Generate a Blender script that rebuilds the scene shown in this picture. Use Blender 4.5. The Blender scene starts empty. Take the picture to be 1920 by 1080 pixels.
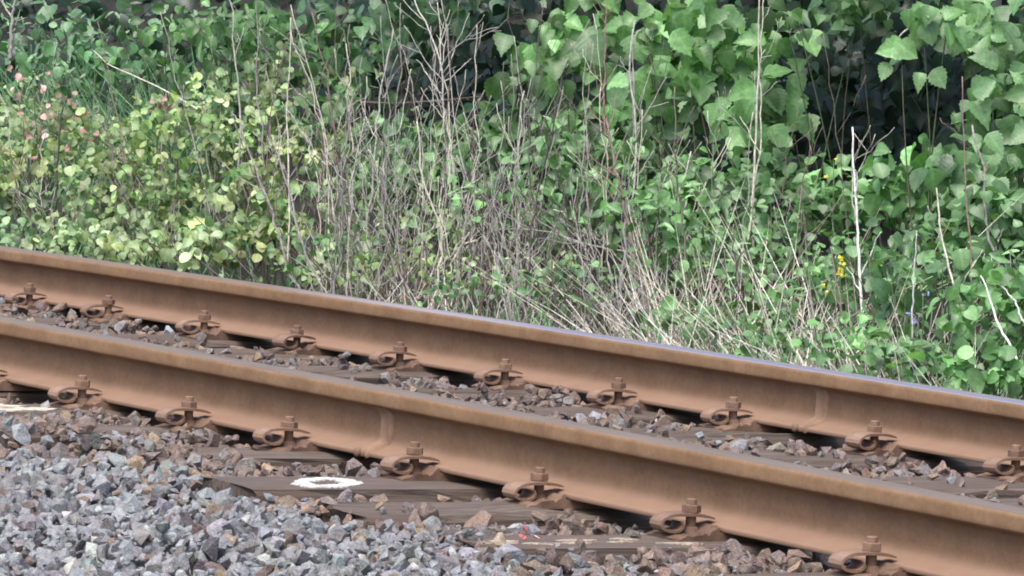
import bpy, math, random
import numpy as np
from mathutils import Vector, Matrix

# ------------------------------------------------------------------ camera, sky, sun, exposure
S = bpy.context.scene
DIST, TH, PIT, ROLL, FPX = 12.686, 1.08701, 0.09544, 0.00781, 11402.0
CAM = np.array([0.0, -DIST * math.cos(PIT), DIST * math.sin(PIT)])
cd = bpy.data.cameras.new('camera'); cam = bpy.data.objects.new('camera', cd)
S.collection.objects.link(cam); S.camera = cam
cd.sensor_width = 36.0; cd.lens = 36.0 * FPX / 1920.0
cd.clip_start = 0.5; cd.clip_end = 2000
VP = PIT - math.atan(235.0 / FPX)                       # real pitch of the lens axis
cam.location = CAM
cam.rotation_euler = (Matrix.Rotation(math.pi / 2 - VP, 3, 'X') @ Matrix.Rotation(ROLL, 3, 'Z')).to_euler()
cd.dof.use_dof = False

SUN_EL, SUN_AZ = math.radians(62), math.radians(200)     # azimuth: compass-like, from +Y clockwise
W = bpy.data.worlds.new("World"); S.world = W; W.use_nodes = True
wn = W.node_tree.nodes; wl = W.node_tree.links
sky = wn.new('ShaderNodeTexSky'); sky.sky_type = 'NISHITA'; sky.sun_disc = False
sky.sun_elevation = SUN_EL; sky.sun_rotation = SUN_AZ
sky.air_density = 1.0; sky.dust_density = 4.0; sky.ozone_density = 1.0
wl.new(sky.outputs[0], wn['Background'].inputs[0]); wn['Background'].inputs[1].default_value = 0.15
sd = bpy.data.lights.new('sun', 'SUN'); sun = bpy.data.objects.new('sun', sd); S.collection.objects.link(sun)
sd.energy = 1.5; sd.angle = math.radians(40); sd.color = (1.0, 0.975, 0.94)
sv = Vector((math.sin(SUN_AZ) * math.cos(SUN_EL), math.cos(SUN_AZ) * math.cos(SUN_EL), math.sin(SUN_EL)))
sun.rotation_euler = sv.to_track_quat('Z', 'Y').to_euler(); sun.location = sv * 30
S.view_settings.view_transform = 'Standard'; S.view_settings.look = 'None'
S.view_settings.exposure = 1.12; S.view_settings.gamma = 1.0
S.cycles.filter_width = 1.9; S.cycles.max_bounces = 6; S.cycles.transparent_max_bounces = 4

# ------------------------------------------------------------------ geometry of the place
KAP, GA, CANT, VK = -0.00346, 1.4996, -0.04314, -0.00085
ST, CT = math.sin(TH), math.cos(TH)
def T(s, off, z):
    """track frame (along the rails, across them, up from the railhead) -> world"""
    s = np.asarray(s, float); off = np.asarray(off, float); z = np.asarray(z, float)
    x = np.sin(KAP * s) / KAP - np.sin(KAP * s) * off
    y = (1 - np.cos(KAP * s)) / KAP + np.cos(KAP * s) * off
    zz = z + CANT * off + VK * s * s / 2
    return np.stack(np.broadcast_arrays(x * CT + y * ST, -x * ST + y * CT, zz), -1)
def track_rot(s):
    return (math.atan(CANT), 0.0, KAP * s - TH)
def off_of(P):
    x = P[..., 0] * CT - P[..., 1] * ST; y = P[..., 0] * ST + P[..., 1] * CT
    xc = np.clip(x, -25, 25)
    return y - KAP * xc * xc / 2, x
def V(px, py, off):
    """world point seen at photo position (px, py) that stands `off` metres beyond the front rail"""
    a = (px - 960.0) / FPX; d = (off - CAM[1] * CT) / (CT + a * ST)
    for _ in range(3):
        o, _x = off_of(np.array([a * d, CAM[1] + d, 0.0])); d += (off - o) / (CT + a * ST)
    return np.array([a * d, CAM[1] + d, CAM[2] - (py + 316.5 - 0.0078 * (px - 960)) / FPX * d])
def bank_z(off, x=0.0):
    o = np.asarray(off, float)
    z = np.interp(o, [-60, -3.2, -2.5, -1.9, 2.3, 2.7, 3.2, 5.0, 7.0, 11.0, 16.0, 60.0, 400.0],
                     [-0.62, -0.62, -0.55, -0.30, -0.40, -0.40, -0.36, 0.0, 0.75, 2.6, 3.4, 4.5, 9.0])
    return z
rng = np.random.default_rng(11)
random.seed(5)

# ------------------------------------------------------------------ helpers
def mesh_np(name, verts, faces, mats, fmat=None, tint=None, uv=None, smooth=False):
    """verts (n,3); faces: (m,k) array or list of such arrays"""
    if isinstance(faces, np.ndarray): faces = [faces]
    faces = [f for f in faces if len(f)]
    me = bpy.data.meshes.new(name)
    verts = np.asarray(verts, np.float32)
    me.vertices.add(len(verts)); me.vertices.foreach_set('co', verts.ravel())
    li = np.concatenate([f.ravel() for f in faces]).astype(np.int32)
    tot = np.concatenate([np.full(len(f), f.shape[1], np.int32) for f in faces])
    me.loops.add(len(li)); me.loops.foreach_set('vertex_index', li)
    me.polygons.add(len(tot))
    st = np.concatenate([[0], np.cumsum(tot)[:-1]]).astype(np.int32)
    me.polygons.foreach_set('loop_start', st)
    for m in (mats if isinstance(mats, (list, tuple)) else [mats]): me.materials.append(m)
    if fmat is not None: me.polygons.foreach_set('material_index', np.asarray(fmat, np.int32))
    me.update(calc_edges=True)
    me.polygons.foreach_set('use_smooth', np.full(len(tot), bool(smooth)))
    if tint is not None:
        a = me.color_attributes.new('tint', 'FLOAT_COLOR', 'POINT')
        t = np.ones((len(verts), 4), np.float32); t[:, :3] = tint
        a.data.foreach_set('color', t.ravel())
    if uv is not None:
        u = me.uv_layers.new(name='UVMap')
        u.data.foreach_set('uv', np.asarray(uv, np.float32)[li].ravel())
    return me
def obj(name, me, parent=None, loc=None, rot=None):
    o = bpy.data.objects.new(name, me); S.collection.objects.link(o)
    if parent is not None: o.parent = parent
    if loc is not None: o.location = [float(v) for v in loc]
    if rot is not None: o.rotation_euler = rot
    return o
def tag(o, label=None, cat=None, group=None, kind=None):
    for k, v in (('label', label), ('category', cat), ('group', group), ('kind', kind)):
        if v: o[k] = v
    return o
def empty(name, loc, rot=(0, 0, 0)):
    o = obj(name, None, None, loc, rot); o.empty_display_size = 0.1; return o
class MB:
    """collects pieces into one mesh"""
    def __init__(s): s.v = []; s.f = {}; s.n = 0; s.t = []
    def add(s, v, faces, tint=None):
        v = np.asarray(v, float)
        for f in faces:
            f = np.asarray(f)
            if f.ndim == 1: f = f[None]
            s.f.setdefault(f.shape[1], []).append(f + s.n)
        s.v.append(v); s.n += len(v)
        if tint is not None: s.t.append(np.broadcast_to(np.asarray(tint, float), (len(v), 3)))
    def mesh(s, name, mats, smooth=False):
        return mesh_np(name, np.concatenate(s.v), [np.concatenate(a) for a in s.f.values()], mats,
                       tint=np.concatenate(s.t) if s.t else None, smooth=smooth)
def tube(pts, rad, k=5, caps=True):
    pts = np.asarray(pts, float); n = len(pts); rad = np.broadcast_to(np.asarray(rad, float), (n,))
    d = np.gradient(pts, axis=0); d /= np.linalg.norm(d, axis=1)[:, None] + 1e-12
    ref = np.where(np.abs(d[:, 2:3]) > .9, [[1., 0, 0]], [[0, 0, 1.]])
    a = np.cross(d, ref); a /= np.linalg.norm(a, axis=1)[:, None] + 1e-12; b = np.cross(d, a)
    th = np.arange(k) * 2 * math.pi / k
    v = pts[:, None] + rad[:, None, None] * (np.cos(th)[None, :, None] * a[:, None] + np.sin(th)[None, :, None] * b[:, None])
    i = np.arange(n - 1)[:, None] * k; j = np.arange(k)[None]
    q = np.stack([i + j, i + (j + 1) % k, i + k + (j + 1) % k, i + k + j], -1).reshape(-1, 4)
    fs = [q]
    if caps: fs += [np.arange(k)[::-1], np.arange(k) + (n - 1) * k]
    return v.reshape(-1, 3), fs
def sweep(prof, ts, f):
    """closed profile (k,2) swept over stations; f(station, profile)->(k,3)"""
    k = len(prof); v = np.concatenate([f(t) for t in ts]); n = len(ts)
    i = np.arange(n - 1)[:, None] * k; j = np.arange(k)[None]
    q = np.stack([i + j, i + (j + 1) % k, i + k + (j + 1) % k, i + k + j], -1).reshape(-1, 4)
    return v, q
def box(c, h, jit=0.0):
    c = np.asarray(c, float); h = np.asarray(h, float)
    v = np.array([[x, y, z] for z in (-1, 1) for y in (-1, 1) for x in (-1, 1)], float) * h + c
    if jit: v = v + rng.normal(0, jit, v.shape)
    return v, [np.array([[0, 2, 3, 1], [4, 5, 7, 6], [0, 1, 5, 4], [2, 6, 7, 3], [0, 4, 6, 2], [1, 3, 7, 5]])]
def prism(poly, z0, z1, axis=2):
    """polygon (n,2) extruded along an axis"""
    p = np.asarray(poly, float); n = len(p)
    def up(z):
        a = np.full((n, 1), z)
        return np.hstack([p, a]) if axis == 2 else (np.hstack([a, p]) if axis == 0 else np.hstack([p[:, :1], a, p[:, 1:]]))
    v = np.vstack([up(z0), up(z1)]); j = np.arange(n)
    return v, [np.stack([j, (j + 1) % n, n + (j + 1) % n, n + j], -1), j[::-1], j + n]

# ------------------------------------------------------------------ materials
def mat(name):
    m = bpy.data.materials.new(name); m.use_nodes = True
    nt = m.node_tree; return m, nt, nt.nodes['Principled BSDF']
def N(nt, t, **kw):
    n = nt.nodes.new(t)
    for k, v in kw.items():
        if k.startswith('i_'):
            n.inputs[int(k[2:]) if k[2:].isdigit() else k[2:]].default_value = v
        else: setattr(n, k, v)
    return n
def noise(nt, scale, detail=4, rough=.6, vec=None, dist=0):
    n = N(nt, 'ShaderNodeTexNoise'); n.inputs['Scale'].default_value = scale
    n.inputs['Detail'].default_value = detail; n.inputs['Roughness'].default_value = rough
    n.inputs['Distortion'].default_value = dist
    if vec is not None: nt.links.new(vec, n.inputs['Vector'])
    return n
def ramp(nt, src, stops):
    r = N(nt, 'ShaderNodeValToRGB'); e = r.color_ramp.elements
    while len(e) < len(stops): e.new(0.5)
    for x, (p, c) in zip(e, stops): x.position = p; x.color = tuple(c) + (1,) if len(c) == 3 else c
    nt.links.new(src, r.inputs[0]); return r
def mix(nt, fac, a, b, mode='MIX'):
    n = N(nt, 'ShaderNodeMix', data_type='RGBA', blend_type=mode)
    for sock, val in ((0, fac), (6, a), (7, b)):
        if hasattr(val, 'is_output'): nt.links.new(val, n.inputs[sock])
        else: n.inputs[sock].default_value = val if not isinstance(val, tuple) else (val + (1,) if len(val) == 3 else val)
    return n.outputs[2]
def bump(nt, src, strength, dist, bsdf):
    b = N(nt, 'ShaderNodeBump'); b.inputs['Strength'].default_value = strength; b.inputs['Distance'].default_value = dist
    nt.links.new(src, b.inputs['Height']); nt.links.new(b.outputs[0], bsdf.inputs['Normal'])
def coords(nt, out='Object', scale=None):
    t = N(nt, 'ShaderNodeTexCoord').outputs[out]
    if scale is None: return t
    m = N(nt, 'ShaderNodeMapping'); m.inputs['Scale'].default_value = scale
    nt.links.new(t, m.inputs[0]); return m.outputs[0]

def rust_material(name, base, dark, light, streak=True):
    m, nt, b = mat(name)
    uv = coords(nt, 'UV') if streak else coords(nt)
    n1 = noise(nt, 9 if streak else 14, 5, .65, uv)
    c = ramp(nt, n1.outputs[0], [(.3, dark), (.5, base), (.72, light)]).outputs[0]
    if streak:
        mp = N(nt, 'ShaderNodeMapping'); mp.inputs['Scale'].default_value = (75, 5.0, 1)
        nt.links.new(coords(nt, 'UV'), mp.inputs[0])
        n2 = noise(nt, 1.0, 3, .6, mp.outputs[0])
        c = mix(nt, ramp(nt, n2.outputs[0], [(.4, (0, 0, 0)), (.8, (.24, .24, .24))]).outputs[0], c, dark)
        n4 = noise(nt, 75, 4, .7, uv); c = mix(nt, 1.0, c, ramp(nt, n4.outputs[0], [(.3, (.82, .80, .78)), (.55, (1, 1, 1)), (.75, (1.12, 1.1, 1.06))]).outputs[0], 'MULTIPLY')
    n3 = noise(nt, 420, 2, .6, uv)
    c = mix(nt, ramp(nt, n3.outputs[0], [(.42, (0, 0, 0)), (.75, (.6, .6, .6))]).outputs[0], c, tuple(x * .8 for x in dark))
    oi = N(nt, 'ShaderNodeObjectInfo')
    c = mix(nt, 1.0, c, ramp(nt, oi.outputs['Random'], [(0, (.82, .80, .80)), (1, (1.15, 1.15, 1.13))]).outputs[0], 'MULTIPLY') if not streak else c
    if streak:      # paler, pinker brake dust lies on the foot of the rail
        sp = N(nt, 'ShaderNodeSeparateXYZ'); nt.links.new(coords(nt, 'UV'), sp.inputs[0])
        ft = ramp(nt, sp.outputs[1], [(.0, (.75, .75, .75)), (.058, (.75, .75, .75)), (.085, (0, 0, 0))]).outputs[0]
        hd = ramp(nt, sp.outputs[1], [(.157, (0, 0, 0)), (.161, (1, 1, 1)), (.215, (1, 1, 1)), (.22, (0, 0, 0))]).outputs[0]  # head side: tanner, and lightened in colour for the skylight it catches
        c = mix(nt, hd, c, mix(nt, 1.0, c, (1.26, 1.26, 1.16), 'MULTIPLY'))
        c = mix(nt, ft, c, mix(nt, n1.outputs[0], (.205, .124, .082), (.262, .168, .118)))
    nt.links.new(c, b.inputs['Base Color']); b.inputs['Roughness'].default_value = .8
    b.inputs['Specular IOR Level'].default_value = .25
    bump(nt, n3.outputs[0], .25, .002, b)
    return m
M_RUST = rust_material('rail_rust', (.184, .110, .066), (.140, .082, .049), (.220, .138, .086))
M_RUST2 = rust_material('fastening_rust', (.190, .118, .082), (.105, .062, .043), (.26, .175, .13), False)
M_RUST3 = rust_material('plate_rust', (.170, .106, .074), (.09, .055, .04), (.26, .18, .13), False)

M_WELD = rust_material('weld_rust', (.225, .142, .095), (.150, .09, .06), (.27, .178, .125), False)
def head_material(name, shiny):
    m, nt, b = mat(name)
    uv = N(nt, 'ShaderNodeTexCoord').outputs['UV']
    sep = N(nt, 'ShaderNodeSeparateXYZ'); nt.links.new(uv, sep.inputs[0])
    mp = N(nt, 'ShaderNodeMapping'); mp.inputs['Scale'].default_value = (3, 300, 1); nt.links.new(uv, mp.inputs[0])
    n = noise(nt, 1, 3, .6, mp.outputs[0])
    dull = ramp(nt, n.outputs[0], [(.3, (.10, .076, .058)), (.7, (.165, .126, .096))]).outputs[0]
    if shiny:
        # worn running band: in uv.y (metres across the head); its pale metal tone fades along the rail
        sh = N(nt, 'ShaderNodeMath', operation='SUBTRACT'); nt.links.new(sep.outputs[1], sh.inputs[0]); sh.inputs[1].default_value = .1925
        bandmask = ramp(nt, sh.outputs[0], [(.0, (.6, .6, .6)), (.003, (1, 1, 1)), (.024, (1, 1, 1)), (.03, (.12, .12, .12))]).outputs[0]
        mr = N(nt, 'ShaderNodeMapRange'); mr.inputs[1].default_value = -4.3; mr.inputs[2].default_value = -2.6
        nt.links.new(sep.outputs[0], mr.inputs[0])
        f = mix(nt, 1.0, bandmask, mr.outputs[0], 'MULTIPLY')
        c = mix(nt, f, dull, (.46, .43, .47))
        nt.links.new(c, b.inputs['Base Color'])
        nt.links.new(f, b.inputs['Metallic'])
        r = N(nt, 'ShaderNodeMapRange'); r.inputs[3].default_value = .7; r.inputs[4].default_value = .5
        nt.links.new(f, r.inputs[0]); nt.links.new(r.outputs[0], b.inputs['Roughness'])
    else:
        nt.links.new(dull, b.inputs['Base Color']); b.inputs['Roughness'].default_value = .6
    return m
M_TOPF = head_material('front_rail_top', False)
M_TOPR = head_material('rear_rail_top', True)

def wood_material():
    m, nt, b = mat('sleeper_wood')
    v = coords(nt, 'Object', (40, 1.6, 40)); g = noise(nt, 1.6, 6, .7, v, .6)
    big = noise(nt, 3.0, 3, .6, coords(nt))
    c = ramp(nt, g.outputs[0], [(.28, (.012, .009, .008)), (.42, (.060, .044, .034)), (.6, (.130, .100, .078)), (.78, (.235, .19, .155))]).outputs[0]
    c = mix(nt, ramp(nt, big.outputs[0], [(.4, (0, 0, 0)), (.7, (.7, .7, .7))]).outputs[0], c, (.085, .052, .036))
    nt.links.new(c, b.inputs['Base Color']); b.inputs['Roughness'].default_value = .85
    bump(nt, g.outputs[0], .9, .006, b); return m
M_WOOD = wood_material()
def plain(name, col, rough=.8, nscale=60, var=.35):
    m, nt, b = mat(name); n = noise(nt, nscale, 4, .65, coords(nt))
    lo = tuple(x * (1 - var) for x in col); hi = tuple(min(1, x * (1 + var)) for x in col)
    nt.links.new(ramp(nt, n.outputs[0], [(.3, lo), (.7, hi)]).outputs[0], b.inputs['Base Color'])
    b.inputs['Roughness'].default_value = rough; bump(nt, n.outputs[0], .3, .003, b); return m
M_PAINT = plain('white_paint', (.47, .455, .42), .8, 70, .5)
M_STREAK = plain('worn_paint', (.46, .40, .31), .8, 45, .5)
M_PALEWOOD = plain('split_wood', (.40, .32, .235), .8, 120, .4)

def stone_material():
    m, nt, b = mat('ballast_stone')
    at = N(nt, 'ShaderNodeAttribute', attribute_name='tint')
    oc = N(nt, 'ShaderNodeObjectInfo')
    co = N(nt, 'ShaderNodeNewGeometry').outputs['Position']
    n1 = noise(nt, 60, 5, .7, co); n2 = noise(nt, 260, 3, .7, co)
    c = mix(nt, 1.0, at.outputs['Color'], ramp(nt, n1.outputs[0], [(.25, (.5, .5, .5)), (.5, (1, 1, 1)), (.78, (1.5, 1.5, 1.5))]).outputs[0], 'MULTIPLY')
    c = mix(nt, ramp(nt, n2.outputs[0], [(.55, (0, 0, 0)), (.70, (.5, .5, .5))]).outputs[0], c, mix(nt, .5, (.62, .62, .61), mix(nt, 1.0, c, (1.9, 1.9, 1.9), 'MULTIPLY')))
    c = mix(nt, ramp(nt, n2.outputs[0], [(.28, (.6, .6, .6)), (.42, (0, 0, 0))]).outputs[0], c, (.05, .045, .045))
    nt.links.new(c, b.inputs['Base Color']); b.inputs['Roughness'].default_value = .75
    ad = N(nt, 'ShaderNodeMath', operation='MULTIPLY_ADD'); nt.links.new(n2.outputs[0], ad.inputs[0]); ad.inputs[1].default_value = .35; nt.links.new(n1.outputs[0], ad.inputs[2])
    bump(nt, ad.outputs[0], .85, .014, b); return m
M_STONE = stone_material()

def leaf_material():
    m, nt, b = mat('leaf')
    at = N(nt, 'ShaderNodeAttribute', attribute_name='tint').outputs['Color']
    uv = N(nt, 'ShaderNodeTexCoord').outputs['UV']; sep = N(nt, 'ShaderNodeSeparateXYZ'); nt.links.new(uv, sep.inputs[0])
    ab = N(nt, 'ShaderNodeMath', operation='ABSOLUTE'); nt.links.new(sep.outputs[0], ab.inputs[0])
    # side veins: slanted stripes from the midrib
    k = N(nt, 'ShaderNodeMath', operation='MULTIPLY_ADD'); nt.links.new(ab.outputs[0], k.inputs[0]); k.inputs[1].default_value = -.55
    nt.links.new(sep.outputs[1], k.inputs[2])
    s = N(nt, 'ShaderNodeMath', operation='MULTIPLY'); nt.links.new(k.outputs[0], s.inputs[0]); s.inputs[1].default_value = 46
    sn = N(nt, 'ShaderNodeMath', operation='SINE'); nt.links.new(s.outputs[0], sn.inputs[0])
    vein = ramp(nt, sn.outputs[0], [(.7, (0, 0, 0)), (1.0, (.34, .34, .34))]).outputs[0]
    mid = ramp(nt, ab.outputs[0], [(.03, (.5, .5, .5)), (.08, (0, 0, 0))]).outputs[0]
    n = noise(nt, 55, 3, .6, N(nt, 'ShaderNodeNewGeometry').outputs['Position'])
    c = mix(nt, 1.0, at, ramp(nt, n.outputs[0], [(.3, (.72, .74, .7)), (.7, (1.25, 1.2, 1.15))]).outputs[0], 'MULTIPLY')
    lite = mix(nt, 1.0, c, (1.5, 1.4, 1.5), 'MULTIPLY')
    c = mix(nt, vein, c, lite); c = mix(nt, mid, c, lite)
    nt.links.new(c, b.inputs['Base Color']); b.inputs['Roughness'].default_value = .42
    b.inputs['Specular IOR Level'].default_value = .6
    bump(nt, sn.outputs[0], .07, .002, b)
    tr = N(nt, 'ShaderNodeBsdfTranslucent'); c2 = mix(nt, 1.0, c, (1.3, 1.45, .7), 'MULTIPLY'); nt.links.new(c2, tr.inputs[0])
    ms = N(nt, 'ShaderNodeMixShader'); ms.inputs[0].default_value = .3
    nt.links.new(b.outputs[0], ms.inputs[1]); nt.links.new(tr.outputs[0], ms.inputs[2])
    nt.links.new(ms.outputs[0], nt.nodes['Material Output'].inputs[0]); return m
M_LEAF = leaf_material()
def stem_material():
    m, nt, b = mat('stem')
    at = N(nt, 'ShaderNodeAttribute', attribute_name='tint').outputs['Color']
    n = noise(nt, 70, 4, .7, N(nt, 'ShaderNodeNewGeometry').outputs['Position'])
    c = mix(nt, 1.0, at, ramp(nt, n.outputs[0], [(.3, (.5, .5, .5)), (.7, (1.4, 1.4, 1.4))]).outputs[0], 'MULTIPLY')
    nt.links.new(c, b.inputs['Base Color']); b.inputs['Roughness'].default_value = .8
    return m
M_STEM = stem_material()
def ground_material():
    m, nt, b = mat('ground_soil')
    p = N(nt, 'ShaderNodeNewGeometry').outputs['Position']
    n1 = noise(nt, 2.2, 5, .65, p); n2 = noise(nt, 45, 5, .7, p)
    c = ramp(nt, n1.outputs[0], [(.35, (.010, .009, .007)), (.5, (.020, .017, .013)), (.65, (.014, .021, .010))]).outputs[0]
    c = mix(nt, ramp(nt, n2.outputs[0], [(.5, (0, 0, 0)), (.75, (.6, .6, .6))]).outputs[0], c, (.04, .034, .027))
    nt.links.new(c, b.inputs['Base Color']); b.inputs['Roughness'].default_value = .95
    bump(nt, n2.outputs[0], .8, .02, b); return m
M_GROUND = ground_material()
# ------------------------------------------------------------------ the ground, one sheet out to the horizon
def make_ground():
    a = np.concatenate([-np.geomspace(12, 600, 14)[::-1], np.linspace(-11, 11, 56), np.geomspace(12, 600, 14)])
    o = np.concatenate([-np.geomspace(4.2, 600, 14)[::-1], np.linspace(-4, 12, 81), np.geomspace(12.6, 600, 14)])
    A, O = np.meshgrid(a, o, indexing='ij')
    z = bank_z(O)
    near = np.exp(-(A / 14) ** 2 - ((O - 5) / 8) ** 2)
    bump_ = (np.sin(A * 1.7 + O * .6) * np.sin(O * 1.3 - A * .4) * .07 + np.sin(A * 4.1 + 2) * np.sin(O * 3.7) * .03)
    z = z + bump_ * near * (O > 2.9)
    xc = np.clip(A, -25, 25); y = O + KAP * xc * xc / 2
    v = np.stack([A * CT + y * ST, -A * ST + y * CT, z], -1).reshape(-1, 3)
    n, m = A.shape
    i = np.arange(n - 1)[:, None] * m; j = np.arange(m - 1)[None]
    q = np.stack([i + j, i + m + j, i + m + j + 1, i + j + 1], -1).reshape(-1, 4)
    tag(obj('ground', mesh_np('ground', v, q, M_GROUND, smooth=True)), 'dark soil of the trackside and the bank rising behind the rails', None, None, 'structure')
make_ground()

# ------------------------------------------------------------------ rails
HALF = [(0, 0), (.012, -.0003), (.022, -.0015), (.0270, -.0034), (.0305, -.0062), (.0326, -.0100), (.0334, -.0145), (.0336, -.030), (.0337, -.0355),
        (.0328, -.0385), (.0300, -.0405), (.0150, -.0470), (.0105, -.0505), (.0082, -.0570), (.0074, -.066), (.0071, -.090), (.0080, -.108),
        (.0102, -.1165), (.0150, -.1225), (.0235, -.1270), (.0400, -.1325), (.0580, -.1375), (.0612, -.1388), (.0625, -.1412), (.0625, -.1470), (.0615, -.1490)]
PROF = np.array([(-y, z) for y, z in HALF[::-1]] + HALF[1:])       # closes along the bottom
def make_rail(name, off0, label, topmat, weld_s):
    cen = off0 + .0336
    ts = np.arange(-22, 12.01, .25); P = PROF; k = len(P)
    v = np.concatenate([T(t, cen + P[:, 0], P[:, 1]) for t in ts]); n = len(ts)
    i = np.arange(n - 1)[:, None] * k; j = np.arange(k)[None]
    q = np.stack([i + j, i + (j + 1) % k, i + k + (j + 1) % k, i + k + j], -1)
    top = np.array([(P[a, 1] > -.0105 and P[(a + 1) % k, 1] > -.0105 and abs(P[a, 0]) < .0315 and abs(P[(a + 1) % k, 0]) < .0315) for a in range(k)])
    fm = np.tile(top[None], (n - 1, 1)).astype(int).ravel()
    path = np.concatenate([[0], np.cumsum(np.linalg.norm(np.diff(P, axis=0), axis=1))])
    U = path
    uv = np.stack([np.repeat(ts, k), np.tile(U, n)], -1)
    ends = [np.arange(k)[::-1][None], (np.arange(k) + (n - 1) * k)[None]]
    o0 = T(0, cen, -.149)
    me = mesh_np(name, v - o0, [q.reshape(-1, 4)] + ends, [M_RUST, topmat], np.concatenate([fm, [0, 0]]), uv=uv, smooth=True)
    r = tag(obj(name, me, None, o0), label, 'rail', 'running rails of the track')
    # weld: a raised collar round web and foot with a rounded seam on either side
    b = MB(); lo = [a for a in range(k) if P[a, 1] < -.0405 or abs(P[a, 0]) > .99]
    side = [a for a in range(k) if P[a, 1] <= -.0400 and P[a, 0] < 0][::-1]
    side = sorted(side, key=lambda a: -P[a, 1])
    nb = []
    L = P[side]
    d = np.gradient(L, axis=0); nn = np.stack([d[:, 1], -d[:, 0]], -1); nn /= np.linalg.norm(nn, axis=1)[:, None]
    if nn[len(nn) // 2, 0] > 0: nn = -nn
    xs = np.array([-.034, -.030, -.026, -.020, -.014, 0, .014, .020, .026, .030, .034]); hs = np.array([-.001, .0040, .0068, .0048, .0030, .0022, .0030, .0048, .0078, .0050, -.001])
    fade = np.clip((-.0405 - L[:, 1]) / .010, .25, 1)
    vv = []
    bow = -.010 * np.clip((-.060 - L[:, 1]) / .08, 0, 1) - .016 * np.clip((.066 + L[:, 1]) / .022, 0, 1) ** 2
    for x, hh in zip(xs, hs):
        w = L + nn * (hh * fade)[:, None]
        wob = rng.normal(0, .0006, len(L))
        vv.append(T(weld_s + x * .85 + bow + wob, cen + w[:, 0], w[:, 1]))
    vv = np.concatenate(vv) - o0; m = len(L)
    i = np.arange(len(xs) - 1)[:, None] * m; j = np.arange(m - 1)[None]
    b.add(vv, [np.stack([i + j, i + j + 1, i + m + j + 1, i + m + j], -1).reshape(-1, 4)])
    wm = b.mesh('weld_collar', M_WELD, smooth=True); obj('weld_collar', wm, r)
    # the stub of metal left on the foot edge beside it
    th = np.linspace(0, 2 * math.pi, 11)[:-1]; b = MB(); pts = []
    for y, rr in ((-.060, .009), (-.069, .0115), (-.073, .009), (-.0745, .004)):
        pts.append(T(weld_s - .030 + rr * 1.1 * np.cos(th), cen + y, -.1425 + rr * np.sin(th)))
    pts = np.concatenate(pts) - o0; kk = len(th); i = np.arange(3)[:, None] * kk; j = np.arange(kk)[None]
    b.add(pts, [np.stack([i + j, i + (j + 1) % kk, i + kk + (j + 1) % kk, i + kk + j], -1).reshape(-1, 4), np.arange(kk) + 3 * kk])
    obj('weld_stub', b.mesh('weld_stub', M_WELD, smooth=True), r)
    return r
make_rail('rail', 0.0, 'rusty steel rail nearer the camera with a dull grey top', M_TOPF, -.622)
make_rail('rail', GA, 'rusty steel rail beside the vegetation with a polished top, paler on the right', M_TOPR, -1.285)

# ------------------------------------------------------------------ sleepers
SLEEP = {-9: -7.58, -8: -6.97, -7: -6.35, -6: -5.74, -5: -5.178, -4: -4.531, -3: -3.941, -2: -3.324, -1: -2.69, 0: -2.09, 1: -1.50, 2: -.915, 3: -.255, 4: .265, 5: .89, 6: 1.57, 7: 2.2, 8: 2.85}
ZS = -.168
SL_LABEL = {
 0: 'dark timber sleeper with a pale paint streak at the left edge of the photo',
 1: 'weathered timber sleeper half buried, right of the one with the pale streak',
 2: 'timber sleeper nearly buried in brown stones, just left of the white ring sleeper',
 3: 'dark timber sleeper with a white painted ring on its top',
 4: 'brown split timber sleeper just right of the white ring sleeper',
 5: 'grey timber sleeper with pale splintered grain along its top',
 6: 'timber sleeper under the lowest fastening at the bottom right corner',
 7: 'timber sleeper past the bottom right corner, buried under stones',
 -1: 'dark sleeper under the rear rail, fifth along it right of its weld counted leftwards',
}
rear_names = {-6: 'dark sleeper under the leftmost fastening of the rear rail', -5: 'dark sleeper under the second fastening from the left of the rear rail',
 -4: 'dark sleeper under the third fastening from the left of the rear rail', -3: 'dark sleeper under the fourth fastening from the left of the rear rail',
 -2: 'dark sleeper under the fifth fastening from the left of the rear rail', -1: 'dark sleeper under the sixth fastening from the left of the rear rail'}
SL_LABEL.update(rear_names)
def plank(L, w, h, seed, flat=False):
    r = np.random.default_rng(seed); n = 27
    ys = np.linspace(-L / 2, L / 2, n)
    ring = np.array([(-w / 2, -h), (-w / 2, -.012), (-w / 2 + .010, 0), (-w / 4, .002), (-.01, .001), (w / 4, .002), (w / 2 - .010, 0), (w / 2, -.012), (w / 2, -h)])
    k = len(ring); v = []
    wander = np.cumsum(r.normal(0, .0016, (n, k, 2)), 0); wander -= wander.mean(0)
    for a, y in enumerate(ys):
        p = ring + r.normal(0, .0022, ring.shape) + wander[a]
        if flat: p[2:7, 1] = ring[2:7, 1]
        v.append(np.stack([p[:, 0], np.full(k, y), p[:, 1]], -1))
    v = np.concatenate(v); v[:k, 1] += r.normal(0, .008, k); v[-k:, 1] += r.normal(0, .008, k)
    i = np.arange(n - 1)[:, None] * k; j = np.arange(k)[None]
    q = np.stack([i + j, i + k + j, i + k + (j + 1) % k, i + (j + 1) % k], -1).reshape(-1, 4)
    return v, [q, np.arange(k)[None], (np.arange(k)[::-1] + (n - 1) * k)[None]]
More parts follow.
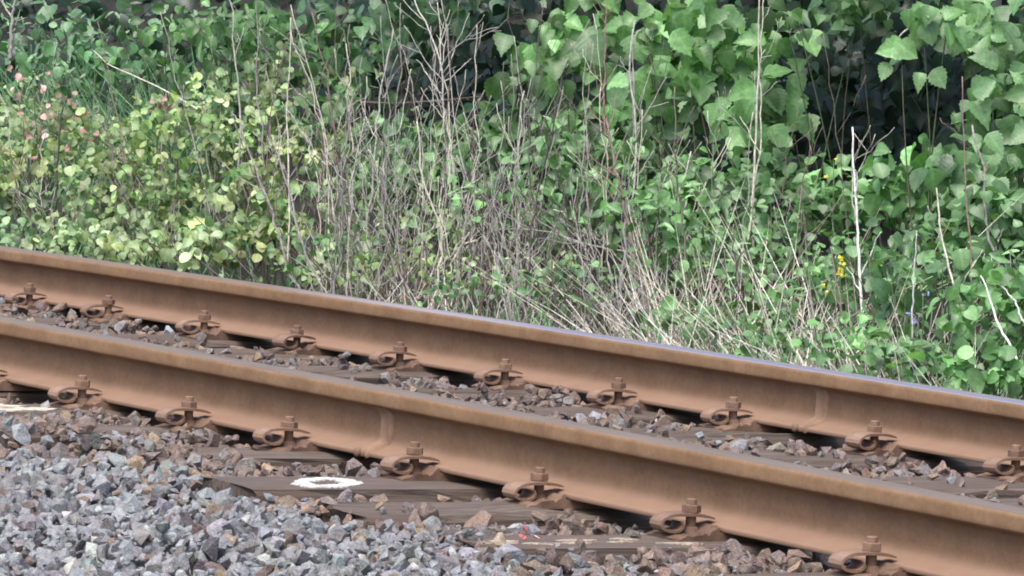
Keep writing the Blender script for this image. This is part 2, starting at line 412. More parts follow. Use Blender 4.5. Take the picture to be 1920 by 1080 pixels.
for k, s in SLEEP.items():
    v, f = plank(2.6, .26 if k != 3 else .29, .15, 100 + k, k in (0, 3, 5))
    ss = s + (.03 if k >= 0 else 0)
    o = obj('timber_sleeper', mesh_np('timber_sleeper', v, f, M_WOOD), None, T(ss, .75 + rng.normal(0, .015), ZS), track_rot(ss))
    tag(o, SL_LABEL.get(k, 'timber sleeper beyond the left edge of the photo under the rear rail'), 'sleeper', 'timber sleepers under the rails')
    if k == 3:      # ring of white paint, brushed on by hand: ragged edge
        na, b = 72, MB(); an = np.arange(na) * 2 * math.pi / na
        r_ = np.random.default_rng(4)
        ro = 1 + .05 * np.sin(3 * an + 1) + .03 * np.sin(7 * an) + .035 * np.sin(11 * an + 2) * np.abs(np.cos(an)) + r_.normal(0, .034, na); ri = .47 + .05 * np.sin(4 * an) + r_.normal(0, .05, na)
        oy, ox = .080, .105
        po = np.stack([ox * ro * np.sin(an), oy * ro * np.cos(an) - .048 * ro * np.sin(an)], -1); pi_ = np.stack([ox * ri * np.sin(an), oy * ri * np.cos(an) - .048 * ri * np.sin(an)], -1)
        top = np.concatenate([np.c_[po, np.full(na, .0036)], np.c_[pi_, np.full(na, .0036)], np.c_[po, np.full(na, .0010)], np.c_[pi_, np.full(na, .0010)]])
        j = np.arange(na); j2 = (j + 1) % na
        b.add(top + [.022, -.328 - .75, 0], [np.stack([j, j2, na + j2, na + j], -1), np.stack([2 * na + j, 2 * na + j2, j2, j], -1), np.stack([na + j, na + j2, 3 * na + j2, 3 * na + j], -1)])
        obj('paint_ring', b.mesh('paint_ring', M_PAINT), o)
    if k in (0, 5):
        b = MB(); r_ = np.random.default_rng(9 + k)
        spots = [(-.31, .055, .15), (-.44, .03, .11), (-.30, -.02, .08)] if k == 0 else [(-.50 + .036 * q + r_.normal(0, .015), r_.uniform(-.02, .09), r_.uniform(.018, .05)) for q in range(12)]
        for (yy, xx, hl) in spots:
            n = 14; u = np.linspace(-1, 1, n); wv = (.060 if k == 0 else r_.uniform(.006, .014)) * (1 - u * u * .97) * (1 + r_.normal(0, .25, n))
            up = np.stack([xx + wv, yy + u * hl + r_.normal(0, .006, n)], -1); dn = np.stack([xx - wv, yy + u * hl + r_.normal(0, .006, n)], -1)
            pts = np.concatenate([np.c_[up, np.full(n, .0036)], np.c_[dn, np.full(n, .0036)], np.c_[up, np.full(n, 0.)], np.c_[dn, np.full(n, 0.)]]) - [0, .75, 0]
            j = np.arange(n - 1)
            b.add(pts, [np.stack([n + j, n + j + 1, j + 1, j], -1), np.stack([2 * n + j, j, j + 1, 2 * n + j + 1], -1), np.stack([n + j, 3 * n + j, 3 * n + j + 1, n + j + 1], -1)])
        obj('paint_streak' if k == 0 else 'splintered_grain', b.mesh('streak', M_STREAK if k == 0 else M_PALEWOOD), o)

# ------------------------------------------------------------------ fastenings: ribbed plate, bent spring clip, bolt with nut
YB = -.0916
def plate_mesh(seed):
    r = np.random.default_rng(seed); xs = [-.066, -.058, -.03, 0, .03, .058, .066]
    base = np.array([(-.152, -.1685), (-.153, -.1635), (-.148, -.1605), (-.132, -.1575), (-.118, -.1555), (-.112, -.1500), (-.105, -.1520), (-.095, -.1500), (-.088, -.1525),
                     (-.080, -.1480), (-.074, -.1425), (-.069, -.1385), (-.0645, -.1375), (-.0632, -.1400), (-.0632, -.1498), (-.02, -.1498), (.09, -.1498), (.09, -.1685)])
    jag = np.ones(len(base)); jag[[0, 13, 14, 15, 16, 17]] = 0
    v = []
    for n, x in enumerate(xs):
        p = base.copy(); p[:, 1] += jag * r.normal(0, .0016, len(base)); p[:, 0] += jag * r.normal(0, .0018, len(base))
        if n in (0, len(xs) - 1): p[:, 1] = np.where(jag > 0, p[:, 1] - .002, p[:, 1])
        if abs(x) < .04:
            p[4:9, 1] = np.minimum(p[4:9, 1], -.1555)
        v.append(np.c_[np.full(len(p), x), p])
    k = len(base); v = np.concatenate(v); i = np.arange(len(xs) - 1)[:, None] * k; j = np.arange(k)[None]
    q = np.stack([i + j, i + (j + 1) % k, i + k + (j + 1) % k, i + k + j], -1).reshape(-1, 4)
    return mesh_np('base_plate', v, [q, np.arange(k)[::-1][None], (np.arange(k) + (len(xs) - 1) * k)[None]], M_RUST3)
def clip_mesh():
    c = np.array([(-.0455, -.1270), (-.053, -.1250), (-.062, -.1228), (-.075, -.1205), (-.0916, -.1189), (-.108, -.1185), (-.124, -.1188), (-.138, -.1198), (-.149, -.1222), (-.1575, -.1265), (-.1630, -.1325),
                  (-.1645, -.1385), (-.1615, -.1440), (-.1550, -.1482), (-.1460, -.1508), (-.1350, -.1518), (-.1250, -.1500), (-.1185, -.1450), (-.1165, -.1385), (-.1190, -.1330)])
    d = np.gradient(c, axis=0); nn = np.stack([-d[:, 1], d[:, 0]], -1); nn /= np.linalg.norm(nn, axis=1)[:, None]
    n = len(c); t = np.full(n, .0033); t[:3] = (.0012, .002, .0028); t[-2:] = (.0026, .002)
    w = np.full(n, .026); w[:4] = (.017, .020, .023, .025)
    rows = []
    for sx, sg in ((-1, 1), (-.88, 1.16), (.88, 1.16), (1, 1), (1, -1), (.88, -1.16), (-.88, -1.16), (-1, -1)):
        pp = c + nn * (t * sg * .86)[:, None]; rows.append(np.c_[sx * w, pp])
    v = np.stack(rows, 1).reshape(-1, 3); k = 8
    i = np.arange(n - 1)[:, None] * k; j = np.arange(k)[None]
    q = np.stack([i + j, i + (j + 1) % k, i + k + (j + 1) % k, i + k + j], -1).reshape(-1, 4)
    me = mesh_np('spring_clip', v, [q, np.arange(k)[::-1][None], (np.arange(k) + (n - 1) * k)[None]], M_RUST2, smooth=False)
    return me
def cyl(r0, r1, z0, z1, n, bev=.0, ph=0):
    an = np.arange(n) * 2 * math.pi / n + ph
    rows = [(r0, z0), (r1, z1 - bev), (r1 - bev, z1)] if bev else [(r0, z0), (r1, z1)]
    v = np.concatenate([np.stack([r * np.cos(an), YB + r * np.sin(an), np.full(n, z)], -1) for r, z in rows])
    i = np.arange(len(rows) - 1)[:, None] * n; j = np.arange(n)[None]
    return v, [np.stack([i + j, i + (j + 1) % n, i + n + (j + 1) % n, i + n + j], -1).reshape(-1, 4), (np.arange(n)[::-1])[None], (np.arange(n) + (len(rows) - 1) * n)[None]]
def bolt_mesh():
    b = MB(); b.add(*cyl(.0105, .0105, -.163, -.0893, 14, .0015)); b.add(*cyl(.0200, .0150, -.1560, -.1430, 12, .002))
    return b.mesh('bolt', M_RUST2)
def nut_mesh(ph):
    b = MB(); b.add(*cyl(.0192, .0192, -.1150, -.1005, 6, .0015, ph)); b.add(*cyl(.0178, .0178, -.1156, -.1150, 18, 0, 0))
    return b.mesh('nut', M_RUST3)
CL, BO, NU = clip_mesh(), bolt_mesh(), [nut_mesh(a) for a in (.1, .45, .8)]
PLS = [plate_mesh(a) for a in range(6)]
FF = [-2.639, -2.062, -1.462, -.935, -.32, .247, .883, 1.57, 2.2]
FR = [-6.35, -5.74, -5.178, -4.531, -3.941, -3.324, -2.731, -2.13, -1.56, -.906, -.298, .33]
LF = ['rusty spring clip fastening on the nearer rail cut off by the left photo edge', 'rusty spring clip fastening on the nearer rail above the sleeper with the pale paint streak',
      'rusty spring clip fastening on the nearer rail, second one left of the rail weld', 'rusty spring clip fastening on the nearer rail, first one left of the rail weld',
      'rusty spring clip fastening on the sleeper with the white painted ring', 'rusty spring clip fastening on the split brown sleeper right of the white ring',
      'rusty spring clip fastening on the grey sleeper with pale splintered grain', 'rusty spring clip fastening lowest in the photo at the bottom right', 'rusty spring clip fastening on the nearer rail past the right photo edge']
LR = ['rusty spring clip fastening on the rear rail past the left photo edge', 'rusty spring clip fastening on the rear rail, first from the left photo edge', 'rusty spring clip fastening on the rear rail, second from the left photo edge',
      'rusty spring clip fastening on the rear rail, third from the left photo edge', 'rusty spring clip fastening on the rear rail, fourth from the left photo edge',
      'rusty spring clip fastening on the rear rail, fifth from the left photo edge', 'rusty spring clip fastening on the rear rail, third one left of its weld',
      'rusty spring clip fastening on the rear rail, second one left of its weld', 'rusty spring clip fastening on the rear rail just left of its weld',
      'rusty spring clip fastening on the rear rail just right of its weld', 'rusty spring clip fastening on the rear rail cut off by the right photo edge', 'rusty spring clip fastening on the rear rail past the right photo edge']
n_ = 0
for off0, lst, labs in ((0.0, FF, LF), (GA, FR, LR)):
    for s, lb in zip(lst, labs):
        if 'past' in lb: continue
        e = empty('rail_fastening', T(s, off0 + .0336, 0), track_rot(s)); tag(e, lb, 'rail fastening', 'spring clip fastenings along the rails')
        obj('base_plate', PLS[n_ % 6], e)
        c = obj('spring_clip', CL, e, (0, rng.normal(0, .002), rng.normal(0, .0006)), (rng.normal(0, .012), rng.normal(0, .02), rng.normal(0, .09)))
        b = obj('bolt', BO, e); nu = obj('nut', NU[n_ % 3], b)
        n_ += 1

# ------------------------------------------------------------------ ballast: stones dropped one by one on a height map
import bmesh
def rock(seed, n=13):
    r = np.random.default_rng(seed)
    p = r.normal(0, 1, (n, 3)); p /= np.linalg.norm(p, axis=1)[:, None]; p *= r.uniform(.78, 1.05, (n, 1))
    p *= np.array([1.0, r.uniform(.62, .9), r.uniform(.5, .78)])
    bm = bmesh.new()
    for q in p: bm.verts.new(q)
    h = bmesh.ops.convex_hull(bm, input=bm.verts)
    for g in [x for x in h['geom_interior'] if isinstance(x, bmesh.types.BMVert)]: bm.verts.remove(g)
    bmesh.ops.dissolve_limit(bm, angle_limit=.30, verts=bm.verts, edges=bm.edges)
    bmesh.ops.triangulate(bm, faces=bm.faces)
    bm.verts.ensure_lookup_table(); bm.verts.index_update()
    v = np.array([x.co[:] for x in bm.verts]); f = np.array([[q.index for q in x.verts] for x in bm.faces]); bm.free()
    return v, f
ROCKS = [rock(500 + a, random.choice([10, 12, 14, 17])) for a in range(40)]
CELL = .007; S0, S1, O0, O1 = -9.0, 3.6, -2.1, 2.75
ns, no = int((S1 - S0) / CELL), int((O1 - O0) / CELL)
sg = S0 + (np.arange(ns) + .5) * CELL; og = O0 + (np.arange(no) + .5) * CELL
HM = np.full((ns, no), -.30); SG, OG = np.meshgrid(sg, og, indexing='ij')
edge = np.clip(1 - np.clip(-1.75 - OG, 0, 1) / .9, 0, 1)
und = .016 * np.sin(SG * 3.1 + OG * 1.7) * np.sin(OG * 4.3 - SG * 1.1) + .010 * np.sin(SG * 7.7 + 1) * np.sin(OG * 9.1)
TG = np.where(OG < -.5, -.150, np.where(OG < 0, -.146, np.where(OG < 1.5, -.157, -.19))) + und
TG = TG + np.clip((-.45 - OG) / .7, 0, 1) * .010
TG = TG - np.clip(-1.75 - OG, 0, 1) * .55 - np.clip(OG - 2.15, 0, 1) * .38
HM = TG - .060
ONS = np.zeros_like(HM, bool)
for k, s in SLEEP.items():
    w = np.abs(SG - s - (.03 if k >= 0 else 0)) < .13
    ins = w & (OG > -.55) & (OG < 2.05); HM[ins] = ZS; ONS |= ins
    cover = .003 + np.clip((-.22 - OG) / .20, 0, 1) * {0: .01, 1: .060, 2: .075, 3: .0, 4: .03, 5: .02, 6: .05}.get(k, .05)
    TG = np.where(ins, ZS + cover * .9 - .004, TG)
for off0 in (0.0, GA):
    cen = off0 + .0336
    rl = np.abs(OG - cen) < .080; TG = np.where(rl & ONS, -.9, np.where(rl, np.minimum(TG, -.160), TG))
    TG = np.where((np.abs(OG - cen + .085) < .05) & ~ONS, np.minimum(TG, -.146), TG)
TG = np.where(ONS & (np.abs(SG - SLEEP[3]) < .24) & (OG > -.56) & (OG < -.16), -.9, TG)
TG = np.where(~ONS & (SG > SLEEP[3]) & (SG < SLEEP[3] + .36) & (OG > -.62) & (OG < -.14), np.minimum(TG, -.180), TG)
for off0, lst in ((0.0, FF), (GA, FR)):
    for s in lst:
        fx = (np.abs(SG - s) < .075) & (OG > off0 + .0336 - .165) & (OG < off0 + .03); TG = np.where(fx, -.9, TG)
stones = []      # (template, size, R, s, off, z)
def rand_rot(r):
    q = r.normal(0, 1, 4); q /= np.linalg.norm(q); w, x, y, z = q
    return np.array([[1 - 2 * (y * y + z * z), 2 * (x * y - z * w), 2 * (x * z + y * w)], [2 * (x * y + z * w), 1 - 2 * (x * x + z * z), 2 * (y * z - x * w)], [2 * (x * z - y * w), 2 * (y * z + x * w), 1 - 2 * (x * x + y * y)]])
def drop(n, s0, s1, o0, o1, smin, smax, slack=.012):
    r = rng
    for _ in range(n):
        best = None
        sz = r.uniform(smin, smax) * (1 if r.random() > .12 else 1.25); h = sz * .5
        m = int(h * .62 / CELL); m = max(m, 1)
        for c in range(3):
            a = r.uniform(s0, s1); b = r.uniform(o0, o1)
            i = int((a - S0) / CELL); j = int((b - O0) / CELL)
            if i < m + 1 or j < m + 1 or i >= ns - m - 1 or j >= no - m - 1: continue
            zz = HM[i - m:i + m + 1, j - m:j + m + 1].mean(); g = zz + h * .9 - TG[i, j]
            if best is None or g < best[0]: best = (g, a, b, i, j, zz)
        if best is None or best[0] > slack + h * .45: continue
        g, a, b, i, j, zz = best
        R = rand_rot(r); tpl = int(r.integers(len(ROCKS)))
        z = zz + h * .34
        stones.append((tpl, h, R, a, b, z))
        mm = int(h * .8 / CELL); ii, jj = np.ogrid[-mm:mm + 1, -mm:mm + 1]
        dome = z + h * .72 * np.sqrt(np.clip(1 - (ii * ii + jj * jj) * CELL * CELL / (h * h * .8), 0, 1)); dome[(ii * ii + jj * jj) * CELL * CELL > h * h * .72] = -9
        sl = (slice(max(i - mm, 0), i + mm + 1), slice(max(j - mm, 0), j + mm + 1))
        dm = dome[max(mm - i, 0):, max(mm - j, 0):][:HM[sl].shape[0], :HM[sl].shape[1]]
        HM[sl] = np.maximum(HM[sl], dm)
drop(8000, -4.2, 3.4, -2.0, .0, .037, .064)
drop(3600, -3.6, 2.6, -1.9, .0, .024, .042)
drop(6000, -8.8, 3.4, .10, 1.45, .040, .066)
drop(3200, -7.6, 1.6, .75, 1.45, .026, .046)
drop(160, -4.0, 3.2, -1.9, .0, .060, .074)
drop(3000, -3.2, 2.4, -1.8, .0, .014, .026)
drop(1800, -8.8, 1.5, 1.62, 2.7, .030, .055)
def pix(P):
    """where a world point shows in the photo (used only to choose which repeats are built one by one)"""
    P = np.asarray(P, float); d = P[..., 1] - CAM[1]
    px = 960 + P[..., 0] / d * FPX; py = (CAM[2] - P[..., 2]) / d * FPX - 316.5 + .0078 * (px - 960)
    return px, py, d
GREYS = {'blue-grey': (.250, .258, .266), 'mid grey': (.225, .223, .226), 'mauve-grey': (.185, .172, .174), 'brown': (.165, .120, .095), 'tan': (.27, .195, .125), 'pale': (.38, .38, .36), 'dark grey': (.085, .08, .082)}
RUSTY = {'brown': (.190, .134, .103), 'dark brown': (.120, .084, .067), 'mauve-grey': (.175, .138, .125), 'tan': (.25, .178, .122), 'mid grey': (.19, .168, .155)}
def stone_class(off, near_rail):
    if rng.random() < near_rail:
        k = rng.choice(list(RUSTY), p=[.42, .16, .22, .08, .12]); return k, np.array(RUSTY[k])
    k = rng.choice(list(GREYS), p=[.40, .34, .13, .035, .015, .035, .045]); return k, np.array(GREYS[k])
SW, SR, ST_ = [], [], []
info = []
for (tpl, h, R, a, b, z) in stones:
    if b < 0: nr = 1.0 if b > -.35 else float(np.clip((.84 + b) / .48, 0.03, 1))
    else: nr = 1.0 if b < 1.5 else .45
    nm, c = stone_class(b, nr * .93)
    c = c * (1 + rng.normal(0, .12)) * (1 + rng.normal(0, .03, 3))
    info.append((nm, np.clip(c, .02, .8)))
cen = np.array([T(a, b, z) for (_, _, _, a, b, z) in stones])
px, py, dd = pix(cen)
vis = np.zeros(len(stones))
for n, (tpl, h, R, a, b, z) in enumerate(stones):
    if b > -.10 or not (-10 < px[n] < 1930 and py[n] < 1088): continue
    i, j = int((a - S0) / CELL), int((b - O0) / CELL)
    m = 2
    if HM[i - m:i + m + 1, j - m:j + m + 1].mean() < z + h * .66: vis[n] = h / dd[n]
pick = set(np.argsort(-vis)[:300].tolist()); pick = {n for n in pick if vis[n] > 0}
def rockverts(n):
    tpl, h, R, a, b, z = stones[n]; v, f = ROCKS[tpl]
    return (v * h * .96) @ R.T, f
MT = np.array([[CT, ST, 0], [-ST, CT, 0], [0, 0, 1.]])
bb = MB()
for n in range(len(stones)):
    if n in pick: continue
    v, f = rockverts(n); bb.add(v @ MT.T + cen[n], [f], info[n][1])
tag(obj('ballast', bb.mesh('ballast', M_STONE)), 'grey and rust-brown crushed stone ballast between and around the sleepers', 'ballast', None, 'stuff')
def zone(x, y, b):
    if b > -.42: return 'lying against the nearer rail between its fastenings'
    if x < 330: return 'in the loose heap at the left edge' if y < 960 else 'in the loose heap at the bottom left corner'
    if x < 640: return 'in the loose heap just below the white ring sleeper' if y < 985 else 'at the bottom edge left of the middle'
    if x < 1000: return 'in front of the split brown sleeper' if y < 1000 else 'at the bottom edge near the middle'
    return 'in front of the grey splintered sleeper' if x < 1420 else 'below the lowest fastening at the bottom right'
for n in sorted(pick):
    v, f = rockverts(n); nm, c = info[n]
    me = mesh_np('ballast_stone', v, f, M_STONE, tint=np.broadcast_to(c, (len(v), 3)))
    o = obj('ballast_stone', me, None, cen[n], (0, 0, -TH))
    tag(o, '%s angular ballast stone %s' % (nm, zone(px[n], py[n], stones[n][4])), 'stone', 'ballast stones in the foreground')

# single stones that stand out in the photo: (pixel, off, size, tint, label)
def heap_z(a, b):
    i, j = int((a - S0) / CELL), int((b - O0) / CELL); return HM[i - 2:i + 3, j - 2:j + 3].mean()
HERO = [((330, 838), -.50, .058, (.19, .135, .115), 'blocky mauve-brown stone leaning by the second fastening of the nearer rail'),
        ((395, 935), -.80, .062, (.25, .185, .13), 'large blocky tan stone in the grey heap left of the white ring'),
        ((250, 850), -.62, .060, (.36, .26, .17), 'pale orange-tan stone lying at the end of a buried sleeper'),
        ((800, 935), -.20, .068, (.20, .15, .125), 'large brown stone wedged behind the white ring sleeper'),
        ((405, 1015), -1.05, .058, (.15, .105, .085), 'big dark brown stone in the grey heap near the bottom'),
        ((135, 1022), -1.5, .050, (.45, .43, .38), 'small whitish stone in the grey heap at the bottom left'),
        ((510, 1028), -1.0, .052, (.40, .32, .20), 'pale yellow-tan oblong stone at the bottom below the white ring'),
        ((940, 1005), -.40, .055, (.42, .33, .23), 'flat pale tan stone beside the small red scrap'),
        ((1165, 775), 1.30, .070, (.19, .18, .165), 'square grey stone resting against a rear rail fastening'),
        ((1590, 878), 1.16, .055, (.50, .42, .30), 'cream stone at the end of the dark sleeper behind the nearer rail'),
        ((1460, 822), 1.28, .060, (.26, .22, .17), 'pale brown stone under the rear rail left of its weld'),
        ((1310, 1060), -.62, .056, (.27, .19, .12), 'tan stone at the bottom edge before the splintered sleeper')]
def at_track(x, y, z):
    """the point of the plane z of the track frame seen at (x, y)"""
    a, b = 0.0, 0.0
    for _ in range(30):
        def q(a, b):
            p = pix(T(a, b, z)); return np.array([p[0], p[1]])
        f0 = q(a, b); J = np.stack([(q(a + 1e-3, b) - f0) / 1e-3, (q(a, b + 1e-3) - f0) / 1e-3], 1)
        d = np.linalg.solve(J, np.array([x, y]) - f0); a += d[0]; b += d[1]
    return a, b
for n, ((x, y), off, size, c, lb) in enumerate(HERO):
    a, b = at_track(x, y, -.135)
    v, f = ROCKS[(n * 7) % 40]; v = (v * size * .52) @ rand_rot(np.random.default_rng(n + 40)).T
    zz = heap_z(a, b); zz = max(zz, -.2)
    me = mesh_np('ballast_stone', v, f, M_STONE, tint=np.broadcast_to(np.array(c), (len(v), 3)))
    tag(obj('ballast_stone', me, None, T(a, b, zz + size * .12), (0, 0, -TH)), lb, 'stone', 'stones that stand out of the ballast')
# a scrap of red plastic and a bleached twig in the ballast
a, b = at_track(990, 1000, -.15); sb = MB(); r_ = np.random.default_rng(3)
for q in range(5):
    c = r_.normal(0, .009, 3) * [1.2, 1.2, .5]; v, f = ROCKS[q]; sb.add((v * [.009, .006, .003]) @ rand_rot(r_).T + c, [f], (.52, .10, .10) if q else (.7, .5, .5))
tag(obj('red_scrap', sb.mesh('red_scrap', M_STEM), None, T(a, b, heap_z(a, b) + .010)), 'small crumpled red scrap lying on stones by the split sleeper', 'scrap')
a, b = at_track(1770, 907, -.15)
pts = np.array([T(a + .02 * i * -.1, b + (i - 3) * .011, heap_z(a, b) + .018 - .003 * i) for i in range(7)]); c0 = pts.mean(0)
v, f = tube(pts - c0, np.linspace(.0035, .002, 7), 6); sb = MB(); sb.add(v, f, (.62, .58, .50))
tag(obj('bleached_twig', sb.mesh('bleached_twig', M_STEM), None, c0), 'short bleached white twig on the stones under the rear rail at right', 'twig')

# ------------------------------------------------------------------ vegetation
def leaf_template(kind):
    if kind == 'ovate': t = [0, .08, .18, .30, .42, .54, .66, .78, .88, .96, 1]; w = [.02, .22, .36, .42, .47, .43, .43, .33, .27, .12, 0]
    elif kind == 'toothed':
        t = [0, .05, .14, .22, .27, .38, .42, .53, .57, .67, .71, .81, .85, 1]; w = [.02, .20, .31, .41, .36, .44, .37, .40, .31, .31, .21, .19, .10, 0]
    elif kind == 'heart': t = [-.06, 0, .12, .3, .5, .72, .88, 1]; w = [.20, .34, .46, .47, .38, .22, .09, 0]
    elif kind == 'lobed': t = [0, .08, .2, .32, .40, .55, .62, .8, .9, 1]; w = [.05, .27, .43, .50, .41, .46, .33, .23, .11, 0]
    else: t = [0, .15, .4, .65, .85, 1]; w = [.02, .10, .15, .12, .06, 0]
    t = np.array(t); w = np.array(w); n = len(t)
    v = []; uv = []
    for a, b in zip(t, w):
        back = .0 if kind != 'toothed' else -.03
        v += [(-b, a + back * (b > .3), .30 * b - .22 * a * a), (0, max(a, 0.), -.22 * a * a), (b, a + back * (b > .3), .30 * b - .22 * a * a)]
        uv += [(-b, a), (0, a), (b, a)]
    f = []
    for i in range(n - 1):
        f += [(3 * i, 3 * i + 1, 3 * i + 4, 3 * i + 3), (3 * i + 1, 3 * i + 2, 3 * i + 5, 3 * i + 4)]
    return np.array(v, float), np.array(f), np.array(uv, float)
LT = {k: leaf_template(k) for k in ('ovate', 'toothed', 'heart', 'lobed', 'lance')}
UPV, CAMV = np.array([0, 0, 1.]), np.array([0, -1., .08])
def unit(a): return a / (np.linalg.norm(a, axis=-1, keepdims=True) + 1e-9)
def leaves(pos, size, tint, kind, r, up=.6, face=.7, rnd=.6, down=.5, petiole=None):
    m = len(pos); v, f, uv = LT[kind]
    n = unit(up * UPV + face * CAMV + r.normal(0, rnd, (m, 3)))
    d = r.normal(0, 1, (m, 3)) + np.array([0, 0, -1.]) * down * 2.2
    d = unit(d - (d * n).sum(1, keepdims=True) * n); x = np.cross(d, n)
    curl = r.uniform(.3, 2.9 if kind == 'toothed' else 1.9, (m, 1, 1)); wid = r.uniform(.85, 1.12, (m, 1, 1))
    L = np.broadcast_to(v, (m,) + v.shape).copy(); L[..., 2:] *= curl; L[..., :1] *= wid
    L[..., 0] += r.normal(0, .10, (m, 1)) * L[..., 1] ** 2
    P = (L[..., :1] * x[:, None] + L[..., 1:2] * d[:, None] + L[..., 2:] * n[:, None]) * size[:, None, None] + pos[:, None]
    k = len(v)
    F = (f[None] + (np.arange(m) * k)[:, None, None]).reshape(-1, 4)
    return P.reshape(-1, 3), F, np.tile(uv, (m, 1)), np.repeat(tint, k, 0)
PAL = {'yg': [(.28, .42, .165), (.22, .36, .13), (.40, .50, .25), (.11, .21, .08), (.065, .14, .055), (.17, .29, .12), (.33, .41, .18), (.20, .22, .10)],
       'pale': [(.29, .41, .21), (.21, .33, .17), (.13, .23, .11), (.36, .45, .25)],
       'green': [(.090, .200, .078), (.122, .25, .10), (.060, .132, .055), (.155, .29, .125)],
       'bright': [(.118, .27, .092), (.150, .315, .118), (.088, .205, .076), (.185, .35, .15)],
       'blue': [(.105, .24, .110), (.085, .19, .090), (.145, .29, .145), (.06, .135, .065)],
       'dark': [(.019, .046, .028), (.012, .032, .020), (.026, .056, .034)],  # leaves in the hollows: their shade is put into the tint
       'red': [(.46, .19, .20), (.40, .18, .18), (.52, .30, .29), (.20, .26, .12)],
       'mauve': [(.30, .18, .18), (.24, .16, .15), (.22, .18, .14)]}
def foliage_mesh(name, parts):
    V_, F_, U_, T_, n = [], [], [], [], 0
    for P, F, U, t in parts: V_.append(P); F_.append(F + n); U_.append(U); T_.append(t); n += len(P)
    return np.concatenate(V_), np.concatenate(F_), np.concatenate(U_), np.concatenate(T_)
bush_seed = [1000]
def bush(name, label, cat, group, px_, py_, off, w, h, n, kind, size, pal, depth=.25, up=.6, face=.7, rnd=.6, down=.5, stems=8, trifol=False, clump=12, spread=.20, parent_xy=None):
    """a plant of its own: foliage (one mesh) and stems, filling about w x h photo pixels round (px_, py_)"""
    bush_seed[0] += 1; r = np.random.default_rng(bush_seed[0]); n = int(n * {'leafy_herb': 3.7, 'nettle': 3.0, 'bramble': 1.38, 'broadleaf_shrub': 2.1}.get(name, 1) * (.55 if name == 'leafy_herb' and 560 < px_ < 1110 and off < 3.31 else 1)); q_ = {'leafy_herb': .57, 'nettle': .62, 'bramble': .72, 'broadleaf_shrub': .70}.get(name, 1); size = (size[0] * q_ * (.6 if name == 'broadleaf_shrub' else .62 if name == 'bramble' else .8), size[1] * q_)
    C = V(px_, py_, off); d = C[1] - CAM[1]; k = d / FPX
    away = np.array([ST, CT, 0.])
    nc = max(3, n // clump)
    u = r.normal(0, 1, (nc, 3)); u = unit(u) * r.random((nc, 1)) ** .45; cc = C + np.stack([u[:, 0] * w * k * .44, 0 * u[:, 0], u[:, 1] * h * k * .44], -1) + (u[:, 2:] * depth) * away
    # no leaf below the soil
    o_, _ = off_of(cc); gz = bank_z(o_); cc[:, 2] = np.maximum(cc[:, 2], gz + .03)
    idx = r.integers(0, nc, n)
    sp = spread * np.array([w * k, w * k, h * k])
    pos = cc[idx] + r.normal(0, 1, (n, 3)) * np.minimum(sp, .07)
    o_, _ = off_of(pos); pos[:, 2] = np.maximum(pos[:, 2], bank_z(o_) + .015)
    sz = r.uniform(size[0], size[1], n)
    pl = np.array(PAL[pal]); cl = pl[r.integers(0, len(pl), nc)]
    tint = np.clip((cl[idx] * .5 + pl[r.integers(0, len(pl), n)] * .5) * np.exp(r.normal(-.04, .32, (n, 1))), .01, .7)
    if trifol:
        q = r.normal(0, .35, (n, 3)) * sz[:, None]
        pos = np.concatenate([pos, pos + q, pos - q * .9]); tint = np.tile(tint, (3, 1)); sz = np.concatenate([sz, sz * .85, sz * .85])
    base = np.array([C[0], C[1], float(bank_z(off_of(C)[0])) - .02]) + away * .03
    root = tag(empty(name, base), label, cat, group)
    sec = (r.random(len(pos)) < .3) if name in ('leafy_herb', 'nettle') else (r.random(len(pos)) < .42) if name == 'broadleaf_shrub' else np.zeros(len(pos), bool)
    groups = [leaves(pos[~sec], sz[~sec], tint[~sec], kind, r, up, face, rnd, down)]
    if sec.any() and name == 'broadleaf_shrub': groups.append(leaves(pos[sec], sz[sec] * 1.1, tint[sec], 'lobed' if kind == 'toothed' else 'toothed', r, up, face, rnd, down))
    elif sec.any(): groups.append(leaves(pos[sec], sz[sec] * 1.25, tint[sec], r.choice(['lance', 'lobed', 'ovate']) if name != 'nettle' else 'lance', r, up * 1.3, face * .6, rnd, down * .4))
    Vv, F, U, tt = foliage_mesh('f', groups)
    obj('foliage', mesh_np('foliage', Vv - base, F, M_LEAF, tint=tt, uv=U, smooth=True), root)
    sb = MB()
    for q in range(stems):
        e = cc[r.integers(nc)] + (np.array([r.normal(0, .06), 0, r.uniform(.0, .16)]) if name == 'bramble' else 0); b0 = base + r.normal(0, 1, 3) * [min(w * k * .2, .15), .06, 0]
        mid = (b0 + e) / 2 + r.normal(0, .04, 3); tt_ = np.linspace(0, 1, 8)[:, None]
        pts = (1 - tt_) ** 2 * b0 + 2 * tt_ * (1 - tt_) * mid + tt_ ** 2 * e
        v, f = tube(pts - base, np.linspace(.0035, .0014, 8), 4); sb.add(v, f, (.22, .185, .16) if name == 'bramble' and r.random() < .6 else (.10, .085, .055) if r.random() < .6 else (.08, .11, .05))
    obj('stems', sb.mesh('stems', M_STEM, smooth=True), root)
    return root
GB, GH, GN, GS, GD = 'bramble clumps on the bank', 'leafy herbs behind the rear rail', 'nettle clumps on the upper bank', 'broad leaved shrubs round the hollow', 'dim leaves inside the hollow'
